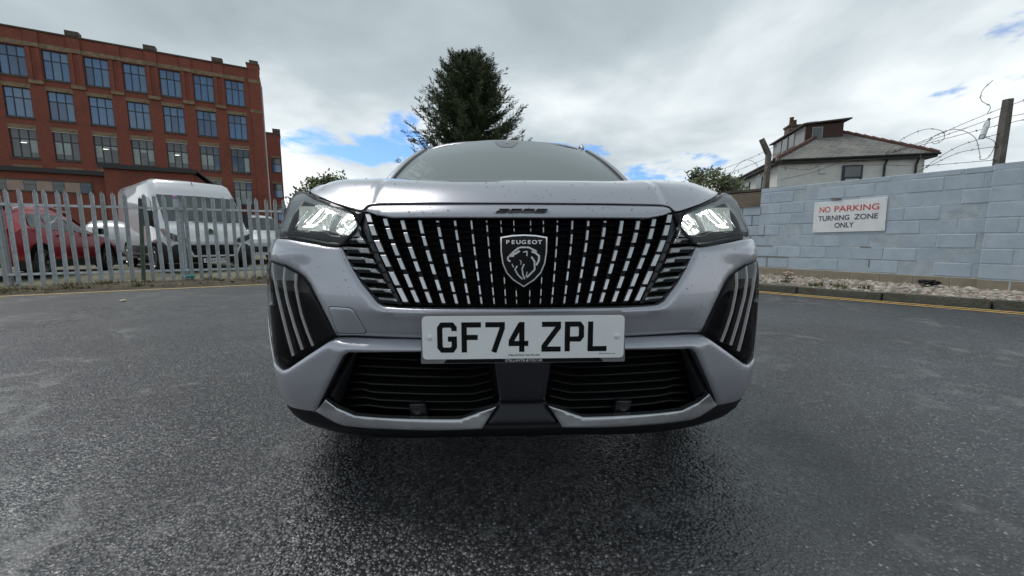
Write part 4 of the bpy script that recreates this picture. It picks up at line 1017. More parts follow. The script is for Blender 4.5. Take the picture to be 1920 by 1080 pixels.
# y from nose (0) to tail (4.05); local +x: rotate so that y axis = CD
RS = [(0, .32, .66, .70, .60, .55, .08), (.15, .25, .78, .84, .72, .62, .10), (.7, .22, .95, .88, .74, .82, .12), (1.05, .22, 1.02, .88, .72, .90, .10), (1.75, .22, 1.42, .88, .62, .94, .14), (2.3, .22, 1.54, .88, .60, .96, .14), (3.1, .22, 1.52, .88, .60, 1.0, .14), (3.65, .24, 1.36, .87, .60, 1.04, .14), (3.95, .28, 1.02, .84, .66, .86, .12), (4.05, .34, .84, .78, .66, .70, .08)]
small_car(redcar, REDC, RS)
for sx_ in (-1, 1):
    side_glass(RS, 1.12, 1.98, 1.62, 2.05, sx_, DARKGLASS, redcar, .05, .88); side_glass(RS, 2.04, 2.85, 2.11, 2.80, sx_, DARKGLASS, redcar, .05, .88); side_glass(RS, 2.92, 3.42, 2.88, 3.18, sx_, DARKGLASS, redcar, .12, .86)
    mb = MB(); mb.tube([(sx_ * .66, 1.72, 1.41), (sx_ * .635, 2.3, 1.53), (sx_ * .635, 3.1, 1.51), (sx_ * .66, 3.5, 1.40)], .018, 6); mb.build('window_trim', CHROME, redcar)
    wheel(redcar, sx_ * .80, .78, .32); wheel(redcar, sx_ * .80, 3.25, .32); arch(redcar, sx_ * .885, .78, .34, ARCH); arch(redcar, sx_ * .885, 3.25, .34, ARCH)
    MB().box((sx_ * .98 - .09, 1.22, .93), (sx_ * .98 + .09, 1.34, 1.08)).build('mirror', GLOSSBLACK, redcar)
    MB().prism([(sx_ * .52, .90), (sx_ * .80, .86), (sx_ * .84, 1.0), (sx_ * .60, 1.02)], 3.80, 4.03).build('tail_light', REDL, redcar)
    MB().box((sx_ * .89 - .012, .35, .20), (sx_ * .89 + .012, 3.9, .36)).build('side_cladding', PLASTIC, redcar)
    MB().box((sx_ * .895 - .012, 2.5, .86), (sx_ * .895 + .012, 2.68, .90)).build('door_handle', REDC, redcar)
top_glass(RS, 1.12, 1.70, DARKGLASS, redcar, .05)
rows = []
for k in range(5):
    y = 3.30 + .36 * k / 4; st = interp(RS, y); rows.append([((i / 5 - 1) * .52, y + .05, st[2] - .02 - .02 * k + .02 * (1 - abs(i / 5 - 1))) for i in range(11)])
MB().grid(rows).build('rear_window', DARKGLASS, redcar, True)
MB().box((-.80, 3.98, .26), (.80, 4.10, .50)).build('rear_bumper', PLASTIC, redcar)
mb = MB(); mb.box((-.55, 3.20, 1.50), (.55, 3.55, 1.54)); mb.build('spoiler', REDC, redcar)
mb = MB(); mb.box((-.26, 4.055, .62), (.26, 4.065, .73)); mb.build('number_plate', mat('yellow_plate', (.65, .48, .05), rough=.4), redcar)

# ---- pale silver hatchback between the red car and the van, seen from behind
sc_ = thing('silver_hatchback', 'pale silver hatchback parked between the red car and the white van', 'car', (-16.3, 16.7, -.05), math.atan2(-.60, -.80))
shell(RS, SILV, sc_)
for sx_ in (-1, 1):
    side_glass(RS, 1.12, 1.98, 1.62, 2.05, sx_, DARKGLASS, sc_, .05, .88); side_glass(RS, 2.04, 2.85, 2.11, 2.80, sx_, DARKGLASS, sc_, .05, .88)
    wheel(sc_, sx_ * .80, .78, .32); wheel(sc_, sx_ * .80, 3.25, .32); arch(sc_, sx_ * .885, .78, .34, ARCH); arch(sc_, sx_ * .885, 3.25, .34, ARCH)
    MB().prism([(sx_ * .58, .84), (sx_ * .82, .80), (sx_ * .80, 1.0), (sx_ * .64, 1.0)], 3.82, 4.02).build('tail_light', REDL, sc_)
top_glass(RS, 1.12, 1.70, DARKGLASS, sc_, .05)
MB().box((-.70, 3.99, .26), (.70, 4.09, .44)).build('rear_bumper', PLASTIC, sc_); MB().box((.05, 4.066, .52), (.45, 4.074, .63)).build('number_plate', SIGNW, sc_)

# ---- silver small van at the right of the white van
v2 = thing('silver_van', 'pale silver small van parked to the right of the white van', 'van', (-8.55, 13.7, -.05), math.atan2(.70, .71))
V2 = [(0, .32, .72, .74, .66, .60, .08), (.15, .26, .86, .86, .78, .70, .10), (.55, .26, 1.04, .90, .80, .88, .12), (.85, .26, 1.14, .90, .78, .98, .12), (1.5, .26, 1.66, .90, .72, 1.02, .16), (2.0, .26, 1.78, .90, .70, 1.04, .18), (4.1, .26, 1.80, .90, .72, 1.06, .18), (4.2, .3, 1.72, .88, .70, 1.05, .18)]
shell(V2, SILV, v2); top_glass(V2, .92, 1.48, DARKGLASS, v2, .05)
for sx_ in (-1, 1):
    side_glass(V2, .98, 1.95, 1.45, 1.95, sx_, DARKGLASS, v2, .05, .85); side_glass(V2, 2.05, 2.95, 2.05, 2.95, sx_, DARKGLASS, v2, .05, .85)
    wheel(v2, sx_ * .82, .72, .32); wheel(v2, sx_ * .82, 3.4, .32); arch(v2, sx_ * .905, .72, .34, ARCH); arch(v2, sx_ * .905, 3.4, .34, ARCH)
    MB().box((sx_ * 1.0 - .1, 1.05, 1.02), (sx_ * 1.0 + .1, 1.15, 1.24)).build('mirror', PLASTIC, v2)
    MB().prism([(sx_ * .52, .78), (sx_ * .80, .74), (sx_ * .84, .94), (sx_ * .60, .90)], .03, .28).build('headlight', AMBER, v2)
    MB().box((sx_ * .905 - .012, 1.2, .36), (sx_ * .905 + .012, 3.0, .48)).build('side_cladding', PLASTIC, v2)
MB().box((-.55, -.01, .42), (.55, .06, .62)).build('grille', PLASTIC, v2)

for o in (van, redcar, sc_, v2): o['group'] = 'vehicles parked behind the steel fence'

# ------------------------------------------------------------------ the silver car in front
PSI = .037
car = thing('silver_car', 'silver grey crossover car facing the camera with headlights on', 'car', (.0301, 1.01, 0), PSI)
# front skin: y (depth) as a function of lateral x and height z, metres
def pchip(X, Y):
    X = np.array(X, float); Y = np.array(Y, float); h = np.diff(X); d = np.diff(Y) / h; m = np.zeros(len(X))
    for i in range(1, len(X) - 1):
        if d[i - 1] * d[i] > 0:
            w1, w2 = 2 * h[i] + h[i - 1], h[i] + 2 * h[i - 1]; m[i] = (w1 + w2) / (w1 / d[i - 1] + w2 / d[i])
    m[0] = d[0]; m[-1] = d[-1]
    def f(x):
        x = np.clip(np.asarray(x, float), X[0], X[-1]); i = np.clip(np.searchsorted(X, x, 'right') - 1, 0, len(X) - 2)
        t = (x - X[i]) / h[i]
        return (1 + 2 * t) * (1 - t) ** 2 * Y[i] + t * (1 - t) ** 2 * h[i] * m[i] + t * t * (3 - 2 * t) * Y[i + 1] + t * t * (t - 1) * h[i] * m[i + 1]
    return f
gP = pchip([0, .2, .4, .555, .66, .735, .777, .818, .852, .868, .878, .884, .905], [0, .006, .032, .07, .105, .148, .21, .275, .34, .42, .55, .7, 1.3])
hP = pchip([.10, .15, .22, .27, .32, .40, .50, .60, .70, .78, .83, .88, .93, .97, 1.0, 1.03, 1.05], [.15, .10, .05, .03, .015, .005, 0, 0, .01, .025, .05, .09, .16, .30, .55, .8, 1.0])
sP = pchip([.10, .15, .22, .27, .33, .40, .68, .74, .80, .86, .93, .97, 1.1], [.88, .91, .955, .985, 1, 1, 1, .985, .965, .96, .985, 1.0, 1.02])
def FY(x, z): return gP(np.abs(x) / sP(z)) + hP(z)
def inside(P, poly):
    x, y = P[:, 0], P[:, 1]; r = np.zeros(len(P), bool); n = len(poly)
    for i in range(n):
        x1, y1 = poly[i]; x2, y2 = poly[(i + 1) % n]
        c = ((y1 > y) != (y2 > y)) & (x < (x2 - x1) * (y - y1) / (y2 - y1 + 1e-15) + x1); r ^= c
    return r
def edist(P, poly):
    best = np.full(len(P), 9.)
    for i in range(len(poly)):
        a = poly[i]; b = poly[(i + 1) % len(poly)]; ab = b - a; t = np.clip(((P - a) @ ab) / (ab @ ab + 1e-15), 0, 1)
        best = np.minimum(best, np.linalg.norm(P - (a + t[:, None] * ab), axis=1))
    return best
def round_poly(poly, r):
    """soften corners of an outline by a small radius"""
    P = [Vector(p) for p in poly]; out = []
    for i in range(len(P)):
        a, b, c = P[i - 1], P[i], P[(i + 1) % len(P)]; u, v = a - b, c - b
        k = min(r, u.length * .4, v.length * .4)
        if u.length < 1e-6 or v.length < 1e-6: continue
        p0, p1 = b + u.normalized() * k, b + v.normalized() * k
        for t in (0, .33, .67, 1): out.append(tuple((1 - t) ** 2 * p0 + 2 * t * (1 - t) * b + t * t * p1))
    return out
def panel(name, poly, m, parent=None, off=0., thick=.012, bev=.005, bw=.010, step=.014, dy=None, mir=1, rnd=0., smooth=True):
    if rnd: poly = round_poly(poly, rnd)
    den = []
    for i in range(len(poly)):
        a = np.array(poly[i], float); b = np.array(poly[(i + 1) % len(poly)], float); k = max(1, int(np.ceil(np.linalg.norm(b - a) / step)))
        if np.linalg.norm(b - a) < 1e-6: continue
        for j in range(k): den.append(a + (b - a) * j / k)
    D = np.array(den)
    ar = np.sum(D[:, 0] * np.roll(D[:, 1], -1) - np.roll(D[:, 0], -1) * D[:, 1])
    if ar < 0: D = D[::-1]
    pts = [D]
    if bw:
        tg = np.roll(D, -1, 0) - np.roll(D, 1, 0); nn = np.stack([-tg[:, 1], tg[:, 0]], 1); nn /= np.linalg.norm(nn, axis=1)[:, None] + 1e-12
        for f in (.35, 1.0):
            q = D + nn * bw * f; ok = inside(q, D) & (edist(q, D) > bw * f * .85); pts.append(q[ok])
    lo, hi = D.min(0), D.max(0)
    gx = np.arange(lo[0] + step / 2, hi[0], step); gz = np.arange(lo[1] + step / 2, hi[1], step)
    if len(gx) and len(gz):
        G = np.stack(np.meshgrid(gx, gz), -1).reshape(-1, 2); ok = inside(G, D)
        G = G[ok]
        if len(G): G = G[edist(G, D) > max(bw * 1.4, step * .4)]
        if len(G): pts.append(G)
    A = np.concatenate(pts); nD = len(D)
    vs, es, fs, *_ = delaunay_2d_cdt([Vector(p) for p in A], [(i, (i + 1) % nD) for i in range(nD)], [], 1, 1e-7)
    Q = np.array([(v.x, v.y) for v in vs]); d = edist(Q, D)
    y = FY(Q[:, 0], Q[:, 1]) + off
    if dy is not None: y = y + dy(Q[:, 0], Q[:, 1])
    if bw: y = y + bev * (1 - np.minimum(1, d / bw)) ** 2
    V = [(mir * q[0], yy, q[1]) for q, yy in zip(Q, y)]
    Fc = []
    for f in fs:
        a, b, c = (Vector(V[f[0]]), Vector(V[f[1]]), Vector(V[f[2]])); nrm = (b - a).cross(c - a)
        Fc.append(tuple(f) if nrm.y < 0 else tuple(f)[::-1])
    nf = len(Fc)
    if thick:
        y2 = FY(D[:, 0], D[:, 1]) + off + (bev if bw else 0) + (dy(D[:, 0], D[:, 1]) if dy is not None else 0)
        o = len(V); V += [(mir * q[0], yy, q[1]) for q, yy in zip(D, y2)] + [(mir * q[0], yy + thick, q[1]) for q, yy in zip(D, y2)]
        for i in range(nD):
            j = (i + 1) % nD; fc = (o + i, o + nD + i, o + nD + j, o + j); Fc.append(fc if mir > 0 else fc[::-1])
    me = bpy.data.meshes.new(name); me.from_pydata(V, [], Fc); me.update()
    me.polygons.foreach_set('use_smooth', [smooth] * nf + [False] * (len(Fc) - nf))
    return link(name, me, m, parent)
def sym(half): return half + [(-x, z) for x, z in half[::-1] if abs(x) > 1e-6]
def sm(a, b, x):
    t = np.clip((x - a) / (b - a), 0, 1); return t * t * (3 - 2 * t)

# ---- bonnet
XE = .675
hx = np.array([0, .397, .420, .433, .440, .4445, .449, .46, .488, .551, .609, .645, .665, XE]); hz = np.array([.8825, .8825, .8818, .8785, .873, .866, .8625, .8635, .871, .890, .912, .927, .938, .950])
xs = np.unique(np.concatenate([np.linspace(-XE, XE, 91), hx, -hx]))
def bonnet_pt(x, t):
    z0 = np.interp(abs(x), hx, hz); z1 = 1.05
    z = z0 + (z1 - z0) * t; y = FY(x, z)
    ax = abs(x); drop = .010 * max(0, (ax - .56) / .12) ** 2 * min(1, t * 6)
    valley = -.003 * (1 - float(sm(.26, .40, ax))) * float(sm(.35, .75, t))
    crease = .002 * math.exp(-((ax - .44) / .05) ** 2) * float(sm(.25, .5, t))
    lift = (.008 + .009 * float(sm(.30, .58, ax))) * float(sm(.06, .42, t)) * (1 - .6 * float(sm(.6, 1, t)))
    return (x, float(y), float(z - drop + valley + crease + lift))
ts = [0, .008, .02, .04, .07, .11, .16, .22, .28, .34, .40, .46, .52, .58, .64, .70, .76, .82, .88, .94, 1]
rows = [[bonnet_pt(x, t) for x in xs] for t in ts]
lipr = [(x, y + .010, z - .001) for (x, y, z) in rows[0]]; lip2 = [(x, y + .030, z + .004) for (x, y, z) in rows[0]]
rows[0] = [(x, y + .0035, z) for (x, y, z) in rows[0]]
bon = MB().grid([lip2, lipr] + rows).build('bonnet', PAINT, car, True)
# ---- header strip above the grille
panel('grille_header', sym([(0, .8795), (.397, .8795), (.424, .878), (.436, .8735), (.4405, .862), (.406, .8505), (.356, .841), (0, .840)]), PAINT, car, off=.002, thick=.02, bev=.006, bw=.007, step=.012)
# model number on the header
DK = mat('dark_chrome', (.045, .04, .05), rough=.3, metal=.2)
NUM = {'2': [(0, 1), (1, 1), (1, .5), (0, .5), (0, 0), (1, 0)], '0': [(0, 0), (0, 1), (1, 1), (1, 0)], '8': [(0, 0), (0, 1), (1, 1), (1, 0)]}
nx0, nw, nh, gap = -.0665, .0265, .0100, .0082
num = []
for k, ch_ in enumerate('2008'):
    bx0 = nx0 + k * (nw + gap); mb = MB()
    tr_ = lambda p: (bx0 + p[0] * nw + (p[1] - .5) * .009, .8545 + p[1] * nh)
    for q in stroke([tr_(p) for p in NUM[ch_]], .0018, ch_ != '2'): mb.prism(q, .067, .080)
    if ch_ == '8':
        for q in stroke([tr_((0, .5)), tr_((1, .5))], .0016): mb.prism(q, .0672, .080)
    mb.build('model_numeral', DK, car)
# ---- main bumper skin (between grille, lamps and number plate)
def dy_bump(x, z):
    ax = np.abs(x)
    low = np.clip((.595 - z) / .085, 0, 1) ** 1.3 * (1 - sm(.46, .56, ax)) * .020
    roll = -.006 * np.exp(-((z - .592) / .012) ** 2) * (1 - sm(.36, .44, ax))
    brow = -.012 * sm(.70, .76, z) * sm(.52, .62, ax)
    return low + roll + brow
BUMP = sym([(0, .599), (.27, .599), (.327, .600), (.372, .603), (.391, .612), (.406, .630), (.434, .662), (.462, .703), (.484, .740), (.496, .7605), (.505, .7595), (.544, .7625), (.599, .7715), (.665, .7815), (.73, .785), (.80, .782), (.845, .775), (.852, .731),
            (.80, .7245), (.736, .7215), (.676, .711), (.630, .693), (.606, .678), (.589, .659), (.557, .601), (.534, .552), (.5195, .5155), (.273, .5145), (0, .5145)])
panel('front_bumper', BUMP, PAINT, car, dy=dy_bump, thick=.03, bev=.007, bw=.011, step=.013)
# tow eye cover: shut line groove and cap
TOW = [(-.533, .596), (-.527, .601), (-.467, .600), (-.456, .593), (-.426, .531), (-.433, .5245), (-.505, .5225), (-.513, .527)]
panel('tow_cover_gap', TOW, PIANO, car, off=-.0006, dy=dy_bump, thick=.004, bev=.0, bw=.003, step=.012, rnd=.010)
cx_, cz_ = -.482, .562
panel('tow_cover', [(cx_ + (x - cx_) * .962, cz_ + (z - cz_) * .945) for x, z in TOW], PAINT, car, off=-.0022, dy=dy_bump, thick=.004, bev=.0012, bw=.004, step=.010, rnd=.010)
# ---- lower bumper: band above the intake and the cheeks
def dy_low(x, z):
    ax = np.abs(x); inner = 1 - sm(.49, .56, ax)
    return inner * (-.010 + .026 * sm(.484, .512, z)) - .006 * (1 - inner) * sm(.30, .40, z)
LOWB = sym([(0, .5115), (.273, .5115), (.521, .509), (.597, .4605), (.682, .4045), (.705, .396), (.765, .418), (.825, .49), (.846, .56), (.862, .57), (.864, .40), (.862, .31), (.848, .268), (.79, .258), (.70, .260), (.615, .268), (.566, .346), (.494, .464), (.476, .475), (.274, .4855), (0, .4875)])
panel('lower_bumper', LOWB, PAINT, car, dy=dy_low, thick=.05, bev=.007, bw=.010, step=.012)
# ---- black sill lip under everything
rows = []
for z_, o_, in ((.283, .006), (.27, -.004), (.25, -.010), (.225, -.006), (.205, .02), (.195, .08), (.19, .30), (.19, .9)):
    row = []
    for x in np.linspace(-.842, .842, 75):
        ax = abs(x); dz = -.022 * float(sm(.10, .50, ax)) + .018 * float(sm(.55, .83, ax))
        zt = z_ + (dz if z_ < .28 else (-.028 * (1 - float(sm(.45, .62, ax))) + dz * .6))
        row.append((x * (1 if o_ < .05 else 1 - .25 * min(1, o_)), float(FY(x, max(zt, .2))) * (1 if o_ < .2 else 0) + o_, zt))
    rows.append(row)
MB().grid(rows).build('front_lip', mat('lip_black', (.006, .006, .007), rough=.5, spec=.2), car, True)
# ---- lower intake: dark cavity, slats, side trims, centre block, silver skids
INT = [(0, .486), (.27, .484), (.474, .474), (.492, .462), (.566, .342), (.60, .29), (.54, .262), (.20, .252), (0, .252)]
panel('intake_cavity', sym(INT), mat('cavity_black', (.004, .004, .004), rough=.8), car, off=.10, thick=0, bw=0, step=.03)
SLATM = mat('slat_black', (.007, .007, .008), rough=.45, spec=.4)
SL = [[(.480, .444), (.285, .444), (.150, .444)], [(.489, .418), (.148, .420), (.093, .428)], [(.500, .392), (.148, .395), (.093, .406)], [(.512, .364), (.460, .367), (.439, .364), (.145, .368), (.089, .382)],
      [(.524, .337), (.463, .344), (.437, .338), (.141, .342), (.085, .357)], [(.536, .309), (.461, .318), (.418, .313), (.138, .318), (.082, .332)], [(.554, .275), (.453, .291), (.400, .287), (.135, .290), (.070, .309)]]
for sgn in (-1, 1):
    for L_ in SL:
        up, dn = [], []
        P_ = []
        for a, b in zip(L_, L_[1:]):
            k = max(2, int(abs(a[0] - b[0]) / .02)); P_ += [(a[0] + (b[0] - a[0]) * i / k, a[1] + (b[1] - a[1]) * i / k) for i in range(k)]
        P_.append(L_[-1]); rws = []
        for dz_, o_ in ((-.004, .10), (-.003, .052), (0, .049), (.0025, .051), (.006, .10)):
            rws.append([(sgn * x, float(FY(x, z)) + o_, z + dz_) for x, z in P_])
        MB().grid(rws).build('intake_slat', SLATM, car, False)
    panel('intake_side_trim', [(.474, .4735), (.567, .338), (.57, .322), (.539, .300), (.528, .306), (.461, .470)], GLOSSBLACK, car, off=.016, thick=.06, bev=.012, bw=.016, step=.012, mir=sgn)
    panel('parking_sensor_bracket', [(.322, .314), (.276, .318), (.272, .272), (.322, .274)], PIANO, car, off=.028, thick=.02, bev=.003, bw=.005, step=.012, mir=sgn)
    y_ = float(FY(.298, .295)) + .028; mb = MB().lathe([(y_ - .001, .0125), (y_ - .004, .012), (y_ - .004, .009), (y_ - .002, .008), (y_ - .002, .0005)], 18, 'z')
    mb.v = [(sgn * .298 + x, z, .296 + y) for x, y, z in mb.v]; mb.build('parking_sensor', PLASTIC, car, True)
    def dy_skid(x, z):
        ax = np.abs(x); edge = .250 - .012 * sm(.35, .52, ax)
        return -.014 + .40 * np.clip(z - edge, 0, .05) + .03 * np.clip(ax - .53, 0, .1)
    panel('skid_trim', [(.616, .271), (.572, .318), (.540, .292), (.482, .275), (.346, .279), (.171, .284), (.135, .297), (.072, .3215), (.113, .2545), (.309, .2465), (.518, .2385), (.548, .2445)], SATIN, car, off=0, dy=dy_skid, thick=.02, bev=.003, bw=.0035, step=.009, mir=sgn)
panel('intake_centre_block', sym([(0, .486), (.092, .486), (.078, .453), (.063, .329), (0, .329)]), mat('blue_black_trim', (.006, .007, .012), rough=.22, coat=.3), car, off=.012, thick=.05, bev=.008, bw=.012, step=.014)
panel('chin_block', sym([(0, .326), (.066, .326), (.113, .2475), (.10, .240), (0, .2385)]), mat('chin_trim', (.010, .011, .016), rough=.35, spec=.3), car, off=-.004, thick=.04, bev=.008, bw=.012, step=.012, dy=lambda x, z: .03 * sm(.26, .325, z))

# ---- grille: backing, fins, black ribs with bright dashes
GR = [(0, .8395), (.357, .8405), (.404, .849), (.441, .860), (.449, .822), (.468, .797), (.494, .770), (.4975, .7615), (.475, .716), (.441, .666), (.397, .616), (.378, .607), (.312, .603), (0, .602)]
grl = panel('grille', sym(GR), mat('grille_black', (.003, .003, .004), rough=.6, spec=.1), car, off=.042, thick=0, bw=0, step=.02)
CO = [[.4337, .855, .313, .615, .0192, [(.855, .829), (.823, .792), (.78, .747), (.741, .708), (.696, .659), (.653, .615)]],
      [.3801, .841, .2806, .615, .0159, [(.841, .818), (.813, .782), (.771, .738), (.732, .701), (.69, .654), (.648, .615)]],
      [.3296, .835, .2458, .614, .0149, [(.835, .808), (.801, .772), (.762, .73), (.724, .696), (.683, .65), (.644, .614)]],
      [.2806, .835, .2108, .614, .0132, [(.835, .797), (.791, .764), (.753, .723), (.717, .689), (.676, .647), (.64, .613)]],
      [.231, .834, .1763, .613, .0116, [(.834, .827), (.815, .788), (.782, .755), (.744, .717), (.71, .683), (.671, .643), (.638, .612)]],
      [.1834, .834, .1434, .612, .0095, [(.834, .817), (.807, .779), (.773, .747), (.735, .709), (.703, .678), (.666, .64), (.634, .611)]],
      [.1387, .834, .1101, .611, .0076, [(.834, .808), (.796, .769), (.763, .739), (.727, .704), (.697, .672), (.661, .636), (.631, .611)]],
      [.097, .834, .0768, .611, .0064, [(.834, .827), (.821, .801), (.789, .763), (.757, .733), (.722, .698), (.691, .668), (.656, .634), (.629, .611)]],
      [.0583, .834, .0461, .611, .0053, [(.834, .822), (.816, .799), (.683, .664), (.652, .632), (.626, .611)]],
      [.0231, .834, .0172, .611, .0049, [(.834, .818), (.812, .802), (.649, .63), (.624, .611)]]]
RIB = mat('rib_black', (.004, .004, .005), rough=.45, spec=.2)
def colx(c, z): return c[0] + (c[2] - c[0]) * (c[1] - z) / (c[1] - c[3])
fin = MB()
for sgn in (-1, 1):
    for ci, c in enumerate(CO):
        w = c[4] * .76; zt, zb = c[1] + .006, c[3] - .006
        # rib behind the dashes
        mb = MB(); n_ = 14; L0 = []; L1 = []
        rws = [[], [], [], []]
        spans = [(zt, zb)] if ci < 8 else [(zt, .795), (.690 if ci == 8 else .655, zb)]
        for (za, zb_) in spans:
            rws = [[], [], [], []]
            for k in range(n_):
                z = za + (zb_ - za) * k / (n_ - 1); x = colx(c, z)
                for r_, (dx, o_) in zip(rws, ((-w * .62, .042), (-w * .5, .020), (w * .5, .020), (w * .62, .042))): r_.append((sgn * (x + dx), float(FY(x + dx, z)) + o_, z))
            mb.grid(rws)
        mb.build('grille_rib', RIB, grl)
        for (za, zb_) in c[5]:
            vs = []
            sl = (c[2] - c[0]) / (c[1] - c[3])
            mb = MB(); rr_ = []
            for z in (za - .0006, za - .002, zb_ + .002, zb_ + .0006):
                x = colx(c, z); ins = .0012 if z in (za - .0006, zb_ + .0006) else 0
                rr_.append([(sgn * (x - w * .5), float(FY(x, z)) + .020, z), (sgn * (x - w * .5 + .0008), float(FY(x, z)) + .0125 + ins, z), (sgn * (x + w * .5 - .0008), float(FY(x, z)) + .0125 + ins, z), (sgn * (x + w * .5), float(FY(x, z)) + .020, z)])
            a = len(rr_); mb.grid(rr_)
            mb.f += [(0, 1, 2, 3), (12, 13, 14, 15)]
            mb.build('bright_dash', DASH, grl)
        # fins between this rib and the next one towards the middle
        nxt = CO[ci + 1] if ci < 9 else None
        z = c[1] - .010 - (.0055 if ci % 2 else 0)
        while z > c[3] + .004:
            x0 = colx(c, z) - w * .5; x1 = (colx(nxt, z) + nxt[4] * .5) if nxt else -x0
            if nxt or (sgn > 0 and (z > .79 or z < .66)):
                if x0 - x1 > .004 and not (ci >= 8 and .662 < z < .79):
                    fin.bar((sgn * x0, float(FY(x0, z)) + .030, z), (sgn * x1, float(FY(x1, z)) + .030, z), .014, .0018, (0, 0, 1))
            z -= .0166
fo = fin.build('grille_fins', mat('fin_black', (.003, .003, .0035), rough=.7, spec=.12), grl); tag(fo, kind='stuff')
SBAR = mat('side_bar_silver', (.30, .31, .32), (.22, .23, .24), rough=.3, metal=.7, scale=25)
BARS = [[(.454, .812), (.442, .790), (.468, .7875)], [(.471, .786), (.434, .784), (.426, .771), (.445, .772), (.452, .779), (.475, .780)], [(.497, .763), (.418, .758), (.412, .744), (.440, .745), (.446, .753), (.491, .754)],
        [(.485, .737), (.427, .733), (.403, .728), (.396, .716), (.423, .718), (.427, .726), (.479, .728)], [(.466, .708), (.395, .703), (.382, .690), (.407, .693), (.413, .699), (.456, .700)], [(.443, .681), (.376, .675), (.366, .664), (.387, .666), (.393, .672), (.433, .673)],
        [(.417, .653), (.355, .649), (.350, .639), (.368, .641), (.374, .645), (.408, .645)], [(.391, .627), (.339, .624), (.336, .617), (.384, .620)]]
for sgn in (-1, 1):
    for b_ in BARS: panel('side_grille_bar', b_, SBAR, grl, off=.008, thick=.03, bev=.002, bw=.0025, step=.012, mir=sgn, smooth=False)
    for k in range(8):
        z = .7735 - .0265 * k; x1 = np.interp(z, [.607, .616, .666, .716, .7605], [.376, .394, .438, .472, .494]) - .004; x0 = colx(CO[0], z) + .011
        if x1 - x0 > .01:
            rws = [[(sgn * x, float(FY(x, z)) + o_, z + dz + (x - x0) * .03) for x in np.linspace(x0, x1, 6)] for dz, o_ in ((-.007, .042), (-.005, .018), (.002, .016), (.006, .042))]
            MB().grid(rws).build('side_grille_slat', PIANO, grl)
    # slim black frame along the grille flank
    panel('grille_flank', [(.441, .861), (.452, .8575), (.4515, .822), (.430, .790), (.365, .655), (.336, .606), (.324, .606), (.345, .650), (.430, .828)], PIANO, grl, off=.018, thick=.03, bev=.003, bw=.003, step=.012, mir=sgn)

# ---- badge
BX, BZ, KS = 0., .7925, .000237
def bc(cx, cy): return (BX + (cx - 606) * KS, BZ - (cy - 375) * KS)
SH = [(360, 400), (480, 380), (606, 374), (732, 380), (852, 400), (852, 480), (850, 560), (832, 680), (790, 780), (720, 855), (606, 930), (492, 855), (422, 780), (380, 680), (362, 560), (360, 480)]
shp = [bc(*p) for p in SH]
badge = MB().prism([(x * 1.05, .727 + (z - .727) * 1.04) for x, z in shp], -.004, .035).build('badge', GLOSSBLACK, car)
mb = MB()
for q in stroke(shp, .0032, True): mb.prism(q, -.0085, -.004)
mb.build('badge_rim', CHROME, badge)
MB().prism([(x * .97, .727 + (z - .727) * .97) for x, z in shp], -.0055, -.0042).build('badge_face', GLOSSBLACK, badge)
LION = [([(430, 618), (470, 575), (540, 515), (575, 503), (660, 505), (745, 548)], 12), ([(690, 548), (735, 565), (772, 598), (768, 650), (740, 700)], 15), ([(688, 606), (722, 655), (725, 745), (640, 830)], 13), ([(535, 705), (510, 745), (545, 805), (592, 850)], 11),
        ([(608, 685), (587, 740), (600, 810), (616, 850)], 11), ([(598, 556), (640, 548), (640, 598)], 8), ([(430, 618), (438, 646), (462, 655)], 11), ([(472, 582), (520, 570), (560, 540)], 15), ([(478, 684), (494, 722)], 8), ([(642, 770), (630, 835)], 7), ([(560, 640), (580, 660), (570, 690)], 5), ([(440, 600), (490, 600), (500, 585)], 9)]
for pts_, w_ in LION:
    mb = MB()
    for q in stroke([bc(*p) for p in pts_], w_ * KS * 1.45): mb.prism(q, -.0078, -.005)
    mb.build('emblem_stroke', CHROME, badge)
for k, ch_ in enumerate('PEUGEOT'):
    text_obj(ch_, 'badge_letter', .0135, mat('badge_white', (.8, .8, .82), rough=.25, metal=.3), badge, (-.0415 + .0138 * k, -.0058, BZ - (450 - 375) * KS), (R(90), 0, 0), .0005, 1.28, .00035)

